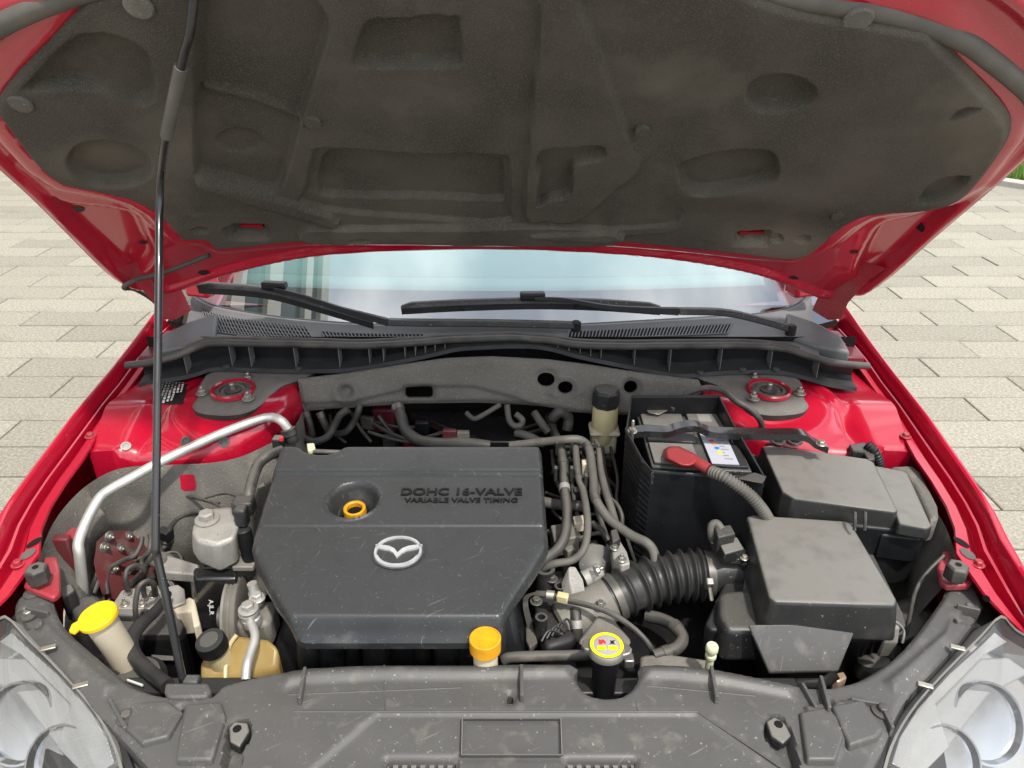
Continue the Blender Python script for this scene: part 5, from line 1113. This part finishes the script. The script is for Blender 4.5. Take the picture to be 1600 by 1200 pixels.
# oil filler-like yellow cap on the front
yc = thing('yellow_filler_cap', 'upright bright yellow screw cap in front of the engine cover', 'cap', at(758,1040,.66))
c0 = at(758,996,.742)
v, f = [], []
prof = [(.0200,-.0225),(.0210,-.021),(.0212,-.0035),(.0212,-.0012),(.0200,0),(.0190,.0001),(.0185,-.0014),(.003,-.0014)]
mk('cap', *lathe_geo(prof, c0, k=40), 'orange_yellow', yc, ang=30); lathe('neck', [(.0165,-.10),(.0165,-.020)], c0, 'cream', yc, k=28)
pg_ = thing('bleed_plug', 'small pale green round plug beside the air filter box', 'plug', at(1115,1040,.63))
c0 = at(1113,1010,.695); lathe('knob', [(.0075,-.010),(.0088,-.008),(.0088,.0),(.0072,.0025),(.002,.0027)], c0, 'pale_green', pg_, k=24); lathe('stem', [(.0055,-.05),(.0055,-.022),(.0078,-.020),(.0078,-.016),(.0055,-.014),(.0055,-.008)], c0, 'pale_green', pg_, k=20)
# ================================================================== LEFT OF THE ENGINE
hr = 'hoses along the bulkhead behind the engine'
one(pxtube('aircon_pipe', [(131,938,.60),(128,905,.645),(124,867,.69),(123,846,.708),(137,810,.73),(155,779,.748),(172,765,.757),(210,744,.766),(250,722,.774),(335,682,.790),(400,657,.800),(425,652,.803),(440,658,.80),(450,670,.785)], .0086, 'alu', None, 8, 16), 'bent bare aluminium pipe crossing the red strut tower', 'pipe')
pe = thing('pipe_joint', 'black end fitting of the aluminium pipe beside the bulkhead', 'fitting', at(452,690,.74))
lathe('sleeve', [(.011,-.022),(.012,-.020),(.012,-.008),(.0145,-.006),(.0145,.006),(.011,.008)], at(452,675,.778), 'plastic', pe, ax=(-.3,.2,1), k=20); box('block', at(436,690,.765), (.022,.02,.02), 'plastic_dusty', pe, bevel=.003); lathe('red_plug', [(.004,0),(.004,.006)], at(440,688,.779), 'print_red', pe, k=10)
hose('lower bulkhead hose looping in a wide U', [(463,656,.745),(464,668,.735),(472,682,.72),(491,690,.715),(512,682,.725),(523,664,.745),(532,648,.765),(545,640,.775)], .0075, 'rubber', group=hr)
hose('second U-shaped bulkhead hose rising beside the wide one', [(524,678,.705),(540,675,.715),(552,660,.735),(559,645,.755),(562,632,.77)], .0070, 'rubber', group=hr)
hose('short clipped hose stub hanging left of the wide U', [(479,648,.755),(484,662,.74),(488,680,.715)], .0070, 'rubber', group=hr, cl=((0,'steel_dark'),))
hose('short clipped hose stub hanging inside the wide U', [(501,648,.755),(508,664,.735),(516,678,.71)], .0075, 'rubber', group=hr, cl=((0,'steel_dark'),))
hose('thick heater hose with a steel clip sweeping behind the engine cover', [(622,638,.77),(627,652,.76),(634,672,.74),(655,688,.725),(690,693,.725),(722,692,.728),(765,697,.72)], .0115, 'rubber', group=hr, cl=((0,'steel'),))
hose('thin bare metal tube stub pointing up from the bulkhead', [(729,645,.765),(738,653,.76),(748,652,.765),(782,632,.79)], .0050, 'rubber_dusty', group=hr)
hose('small hooked hose hanging under the bulkhead felt', [(792,632,.785),(795,654,.76),(803,665,.75),(813,664,.75),(816,656,.76),(806,647,.768)], .0062, 'rubber_dusty', group=hr)
hose('slanting ribbed hose end near the brake reservoir', [(835,645,.765),(845,660,.755),(857,676,.74)], .008, 'rubber', group=hr)
hose('fat dark hose elbow behind the coolant hose', [(862,655,.745),(874,644,.76),(888,652,.745),(886,672,.72)], .011, 'rubber', group=hr)
hose('dusty hose end plugged low beside the cover rear corner', [(806,676,.73),(818,679,.73),(832,684,.725),(850,694,.71)], .0085, 'rubber_dusty', group=hr)
rbk = thing('rear_bracket', 'dark pressed bracket with holes behind the engine cover', 'bracket', at(740,660,.66))
q = [at(x,y,.72) for x,y in ((640,642),(770,640),(800,660),(820,690),(760,690),(700,668))]; loft('plate', [q, [p-Vector((0,0,.02)) for p in q]], 'black_metal', rbk, bevel=.003)
box('cream_tab', at(724,684,.735), (.024,.012,.03), 'cast_dirty', rbk, bevel=.002); box('red_tab', at(703,683,.735), (.028,.012,.035), 'red_dark', rbk, bevel=.003)
one(loft('fuel_rail_fitting', lathe_rings := [[at(x+0,y,.795)+Vector((0,0,dz)) for x,y in ((480,700),(492,699),(494,709),(482,711))] for dz in (0,.010)], 'pale_green', None, bevel=.002), 'pale greenish connector in the cover rear notch', 'fitting')
one(pxtube('fuel_line', [(490,705,.80),(515,706,.80),(545,707,.795)], .004, 'rubber_dusty', None, 3), 'short grey line lying in the cover rear notch', 'pipe')
tube('breather_hose_core', [at(0,0,.5), at(1,0,.5)], .0001, 'rubber', eng) if False else None
# hose and connectors left of the cover
bh_ = thing('breather_hose', 'black hose bending down the left edge of the engine cover', 'hose', at(392,760,.66))
tube('hose', [at(440,704,.775), at(420,712,.78), at(405,724,.775), at(396,745,.768), at(390,768,.758), at(388,785,.745)], .0095, 'rubber', bh_); box('elbow', at(381,790,.745), (.035,.03,.028), 'plastic', bh_, bevel=.006); tube('branch', [at(402,762,.755), at(414,757,.76)], .004, 'rubber_dusty', bh_, n=2)
cs = thing('solenoid', 'upright black solenoid plug between engine mount and cover', 'solenoid', at(381,870,.64))
box('head', at(378,806,.745), (.020,.022,.035), 'plastic', cs, bevel=.004); lathe('barrel', [(.011,-.065),(.012,-.06),(.0125,0),(.010,.002)], at(380,828,.725), 'plastic_black', cs, ax=(-.08,.1,1), k=20); box('tab', at(384,880,.665), (.035,.03,.010), 'cast_dirty', cs, bevel=.002)
# thin lines on the lining
one(pxtube('brake_line', [(196,822,.60),(194,800,.615),(198,785,.63),(215,774,.645),(245,770,.66),(290,775,.68),(330,785,.70),(343,792,.715)], .0028, 'rubber', None, 8), 'thin black line arching across the felt lining to the engine mount', 'cable')
one(pxtube('sensor_line', [(343,786,.70),(318,780,.70),(350,771,.71),(372,776,.72)], .0024, 'rubber', None, 6), 'thin sensor wire running behind the engine mount top', 'cable')
wc = 'wires looping behind the engine mount'
for i, (lab, pts) in enumerate((('topmost black wire looping behind the engine mount', ((262,842,.61),(268,822,.63),(285,806,.65),(310,800,.66),(330,805,.66))), ('middle black wire looping behind the engine mount', ((258,850,.60),(268,832,.615),(290,815,.63),(315,812,.635),(330,815,.63))), ('lowest black wire looping behind the engine mount', ((256,856,.59),(272,842,.60),(295,826,.61),(320,824,.61),(335,826,.60))))):
    one(pxtube('wire', pts, .0044, 'rubber', None, 6), lab, 'wire', wc)
one(box('wire_plug', at(262,832,.615), (.026,.03,.02), 'plastic_black', None, bevel=.002, rz=-.4), 'black rectangular plug on the looped wires', 'plug')
# ---- anti-lock brake unit with its steel pipes
abs_ = thing('brake_hydraulic_unit', 'pale grey hydraulic block with black control box and pipe fittings', 'brake unit', at(240,990,.46))
vb = [at(x,y,.60) for x,y in ((190,922),(246,913),(258,940),(248,951),(180,951),(174,946))]; slab('valve_block', vb, .05, 'cast', abs_, bevel=.002)
slab('mount_plate', [at(x,y,.607) for x,y in ((254,918),(278,913),(288,920),(290,940),(270,948))], .006, 'cast', abs_, bevel=.002)
ctl = [at(x,y,.575) for x,y in ((182,975),(278,965),(290,985),(284,1000),(186,1000))]; slab('control_box', ctl, .10, 'plastic_black', abs_, bevel=.004)
slab('control_lid', [p+Vector((0,0,.012)) for p in ctl], .014, 'plastic', abs_, bevel=.003, grow=.003)
q = [aty(x,y,ctl[3].y-.006) for x,y in ((238,1020),(272,1022),(273,1029),(239,1028))]; mk('label', [p+Vector((0,-.004,0)) for p in q], [(0,1,2,3)], 'label_grey', abs_)
box('motor', at(210,962,.575), (.05,.05,.045), 'plastic_dusty', abs_, bevel=.008)
sk = [at(x,y,.60) for x,y in ((268,948),(296,932),(304,936),(313,975),(302,980),(298,955),(275,958))]; slab('side_bracket', sk, .05, 'cream', abs_, bevel=.003)
for x, y in ((200,925),(225,924),(238,930),(195,944),(222,944)): nut('fitting', at(x,y,.601), .005, 'zinc', abs_, stud=.006)
pg = 'steel brake pipes above the hydraulic unit'
for lab, pts in (('brake pipe hooked over from the rearmost block fitting', ((200,923,.615),(196,905,.64),(200,890,.65),(214,884,.645),(226,892,.63),(218,905,.60),(206,915,.58))),
    ('brake pipe rising from the block and bending to the lining wall', ((228,884,.61),(224,905,.60),(222,876,.63),(232,862,.65),(236,845,.66),(234,836,.655))),
    ('tall looped brake pipe standing in front of the block', ((215,985,.60),(212,960,.635),(212,940,.655),(218,916,.675),(232,908,.675),(240,915,.66),(241,930,.63))),
    ('short looped brake pipe beside the tall loop', ((226,932,.615),(224,918,.635),(230,910,.65),(240,912,.645),(244,930,.615))),
    ('brake pipe curving from the chassis plate to the block', ((168,928,.58),(166,905,.60),(172,888,.615),(192,876,.625),(210,868,.635),(220,852,.645),(222,840,.65))),
    ('long thin brake pipe lying along the chassis plate, upper one', ((140,925,.60),(150,900,.61),(164,868,.62),(172,840,.63),(182,825,.63),(195,822,.625))),
    ('long thin brake pipe lying along the chassis plate, lower one', ((146,928,.595),(156,903,.605),(167,872,.615),(175,845,.625),(184,833,.62))),
    ('brake pipe crossing behind the prop rod', ((202,912,.58),(222,893,.61),(236,868,.64),(240,850,.65),(240,838,.655)))):
    one(pxtube('brake_pipe', pts, .0042, 'rubber', None, 7), lab, 'pipe', pg)
ub = [at(x,y,.62) for x,y in ((230,865),(248,862),(312,882),(312,898),(250,893))]; ubr = one(loft('metal_bracket', [ub, [p-Vector((0,0,.02)) for p in ub]], 'cast', None, bevel=.003), 'light steel bracket with a round bush behind the prop rod', 'bracket')
lathe('bush', [(.010,0),(.016,.001),(.016,.006),(.009,.007),(.008,.002)], at(246,876,.621), 'steel', ubr, k=24)
one(pxtube('loom', [(262,928,.63),(256,940,.635),(244,954,.64),(226,970,.645),(212,986,.648),(205,1006,.65),(212,1027,.65),(232,1048,.655),(262,1072,.66)], lambda t: .0065+.0038*min(1,t*2.2), 'rubber_dark', None, 8), 'thick taped black wiring loom curving over the control box', 'wiring loom')
# ---- washer bottle neck
wa = thing('washer_bottle', 'cream washer bottle neck with a bright yellow flip cap', 'washer bottle', at(180,1045,.56))
c0 = at(152,962,.728); axw = Vector((-.14,-.10,1)).normalized()
lathe('neck', [(.0185,-.17),(.020,-.10),(.0208,-.03),(.0215,-.006)], c0, 'cream', wa, ax=axw, k=36)
capo = lathe('cap', [(.0245,-.007),(.0268,-.005),(.0268,.000),(.0250,.0025),(.0170,.0035),(.0165,.0028),(.002,.0032)], c0, 'yellow', wa, ax=axw, k=44)
slab('tab', [c0+Vector(q) for q in ((-.022,-.006,-.001),(-.014,-.020,-.001),(-.018,-.029,-.002),(-.027,-.026,-.002),(-.029,-.014,-.001))], .006, 'yellow', capo, bevel=.0015)
sbx = thing('resonator', 'black plastic shroud behind the yellow washer cap', 'shroud', at(110,960,.55))
slab('shell', [at(x,y,.64) for x,y in ((100,935),(150,925),(175,945),(170,975),(120,985))], .12, 'plastic', sbx, bevel=.01); slab('lug', [at(x,y,.67) for x,y in ((88,918),(112,910),(118,922),(96,935))], .05, 'plastic_dusty', sbx, bevel=.004)
hn = thing('horn', 'dark round horn under the front panel with a pale reed', 'horn', at(218,1060,.56))
lathe('shell', [(.036,-.03),(.038,0),(.030,.012),(.010,.016)], at(218,1062,.61), 'plastic', hn, ax=(.1,-.2,1), k=32); box('reed', at(211,1067,.648), (.028,.003,.004), 'print_white', hn, bevel=.001, rz=-.35); lathe('stub', [(.011,-.01),(.011,.025)], at(182,1040,.63), 'plastic', hn, ax=(-.5,.3,.8), k=18)
# ---- power steering reservoir
ps = thing('power_steering_reservoir', 'yellowed translucent fluid reservoir with a knurled black screw cap', 'reservoir', at(370,1060,.56))
tp = [at(x,y,z) for x,y,z in ((312,1030,.640),(330,1018,.645),(352,1002,.655),(372,990,.665),(420,996,.665),(436,1012,.66),(434,1046,.64),(400,1054,.635),(356,1062,.630),(312,1062,.628))]
tk = loft('tank', [tp, [p+Vector((0,.006,-.10)) for p in tp]], 'amber', ps, bevel=.008, seg=3)
sm_ = [at(370,992,.667), at(358,1010,.657), at(353,1040,.643), at(352,1062,.632)]; tube('seam', sm_, .0032, 'amber_pale', tk, n=5, k=8)
c0 = at(327,1000,.690); axp = Vector((-.12,-.18,1)).normalized()
lathe('neck', [(.017,-.055),(.0165,-.018)], c0, 'amber_pale', ps, ax=axp, k=28)
prof = [(.0203,-.021),(.0212,-.018),(.0212,-.004),(.0195,0),(.0155,.001),(.002,.0012)]; v, f = lathe_geo(prof, c0, axp, 72)
for i in range(72*1, 72*3):
    if i % 2: d_ = v[i]-c0; d_ -= axp*d_.dot(axp); v[i] -= d_.normalized()*.0013
mk('cap', v, f, 'plastic_black', ps, 25); lathe('cap_print', [(.0115,.0012),(.0130,.0012),(.0130,.0016),(.0115,.0016)], c0, 'plastic', ps, ax=axp, k=32)
ac = thing('aircon_fitting', 'silver union bolt with a pale pipe dropping past the amber reservoir', 'pipe fitting', at(388,1050,.60))
lathe('banjo', [(.011,-.028),(.0145,-.023),(.0145,-.010),(.0125,-.008),(.0150,-.004),(.0150,.002),(.011,.004)], at(389,956,.700), 'alu', ac, ax=(-.1,-.05,1), k=28); nut('bolt', at(388,952,.708), .0095, 'cast', ac, stud=0, washer=True)
tube('pipe', [at(389,968,.690), at(397,985,.690), at(398,1000,.688), at(391,1022,.684), at(386,1040,.680), at(384,1062,.670)], .0064, 'alu', ac)
lathe('port', [(.010,-.04),(.010,0),(.0075,.004),(.0075,.016)], at(398,925,.70), 'alu', ac, ax=(-.15,.1,1), k=16); box('body', at(405,975,.655), (.05,.05,.05), 'cast_dirty', ac, bevel=.008); nut('bolt', at(402,935,.705), .008, 'alu', ac, stud=0)
# front cross tube seen through the notch and dark filler behind the panel
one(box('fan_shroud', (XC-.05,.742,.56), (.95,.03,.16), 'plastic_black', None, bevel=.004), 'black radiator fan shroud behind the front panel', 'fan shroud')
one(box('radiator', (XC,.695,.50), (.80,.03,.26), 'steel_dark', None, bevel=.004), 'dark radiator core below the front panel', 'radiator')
one(box('gearbox', (.20,.98,.46), (.34,.34,.22), 'cavity', None, bevel=.03, seg=3), 'grimy gearbox casing coloured dark for the deep shade below the intake hose', 'gearbox')  # near-black colour stands in for the shade of the deep gap

# intake manifold beside the cover corner, with its open bosses
im = thing('intake_manifold', 'black plastic intake manifold with open bosses below the cover corner', 'manifold', at(858,960,.56))
q = [at(x,y,.64) for x,y in ((835,900),(880,885),(900,940),(905,1000),(850,1015),(832,960))]; loft('plenum', [q, [p-Vector((0,0,.10)) for p in q]], 'plastic_black', im, bevel=.012, seg=3)
for x, y, z, r in ((846,964,.665,.0095),(852,888,.68,.016),(876,915,.665,.010)):
    b_ = lathe('boss', [(r,-.05),(r,.0),(r*.62,.0),(r*.6,-.012)], at(x,y,z), 'plastic', im, k=20)
for x, y, z in ((862,905,.665),(838,940,.672),(872,985,.65)): nut('bolt', at(x,y,z), .0065, 'steel_dark', im, stud=0)
for k in range(4): tube('wire', [at(846+8*k,1002-4*k,.655), at(858+9*k,985-6*k,.662), at(876+6*k,990-3*k,.655)], .0018, 'rubber_clean', im, n=4, k=6)

# wiring clutter in the gaps
def wires(name, label, cat, group, spots, r, m='rubber', jit=4):
    for i, pts in enumerate(spots):
        P_ = [at(x+random.uniform(-jit,jit), y+random.uniform(-jit,jit), z) for x, y, z in pts]
        one(tube(name, P_, r*random.uniform(.8,1.2), m, None, 7, 8), label, cat, group)
wires('wire', 'thin dark wire winding between the hoses and the battery box', 'wire', 'thin wires between the hoses and the battery box',
      [((905+o,700,.70),(915+o*1.2,740,.69),(925+o,790,.67),(940+o*.8,840,.64),(950+o,880,.60)) for o in (-40,-22,0,14,30,44)]+[((856,740+o,.66),(890,750+o,.66),(930,742+o,.66),(965,760+o,.64)) for o in (0,30,62,95)], .0034, jit=7)
wires('wire', 'thin dark wire crossing the gap behind the engine cover', 'wire', 'thin wires behind the engine cover',
      [((580,665+o,.70),(640,680+o,.70),(720,668+o,.70),(790,680+o,.70),(850,672+o,.69)) for o in (-8,2,12)]+[((470+40*k,650,.72),(480+40*k,672,.70),(500+40*k,690,.68)) for k in range(4)], .0036, jit=6)
wires('wire', 'thin wire among the pipes below the strut tower lining', 'wire', 'thin wires below the strut tower lining',
      [((150+o,940,.56),(175+o,900,.58),(215+o,872,.59),(255+o,868,.59),(292,900+o*.3,.57)) for o in (-6,6,20)]+[((262,905,.60),(282,925+o,.58),(300,948+o,.56)) for o in (0,14)], .003, jit=4)
for i, (x, y, z, sx, sy, mm) in enumerate(((905,770,.68,.022,.016,'plastic'),(872,735,.68,.016,.022,'plastic_dusty'),(925,860,.64,.024,.018,'plastic_dusty'),(890,862,.655,.018,.014,'cast_dirty'),(952,720,.68,.016,.02,'plastic'))):
    one(box('wiring_plug', at(x,y,z), (sx,sy,.018), mm, None, bevel=.002, rz=.2*i), ('dark wiring plug under the slim hanging hose', 'dusty upright wiring plug behind the thick coolant hose', 'dusty wiring plug low beside the grey sensor plug', 'pale dirty wiring plug where the hoses turn under the cover', 'dark wiring plug below the brake fluid reservoir')[i], 'plug', 'wiring plugs beside the cover')
for i, (x, y, z, mm) in enumerate(((575,660,.70,'steel_dark'),(610,690,.68,'plastic'),(660,668,.70,'plastic_black'),(690,700,.66,'plastic'),(770,668,.70,'steel_dark'))):
    one(box('bracket', at(x,y,z), (.03,.014,.03), mm, None, bevel=.003, rz=.15*i-.3), ('dark steel bracket beside the second U-shaped bulkhead hose', 'black bracket against the rear edge of the engine cover notch', 'black bracket beside the bend of the thick heater hose', 'black bracket under the thick heater hose', 'dark steel bracket beside the small hooked hose')[i], 'bracket', 'brackets behind the engine cover')
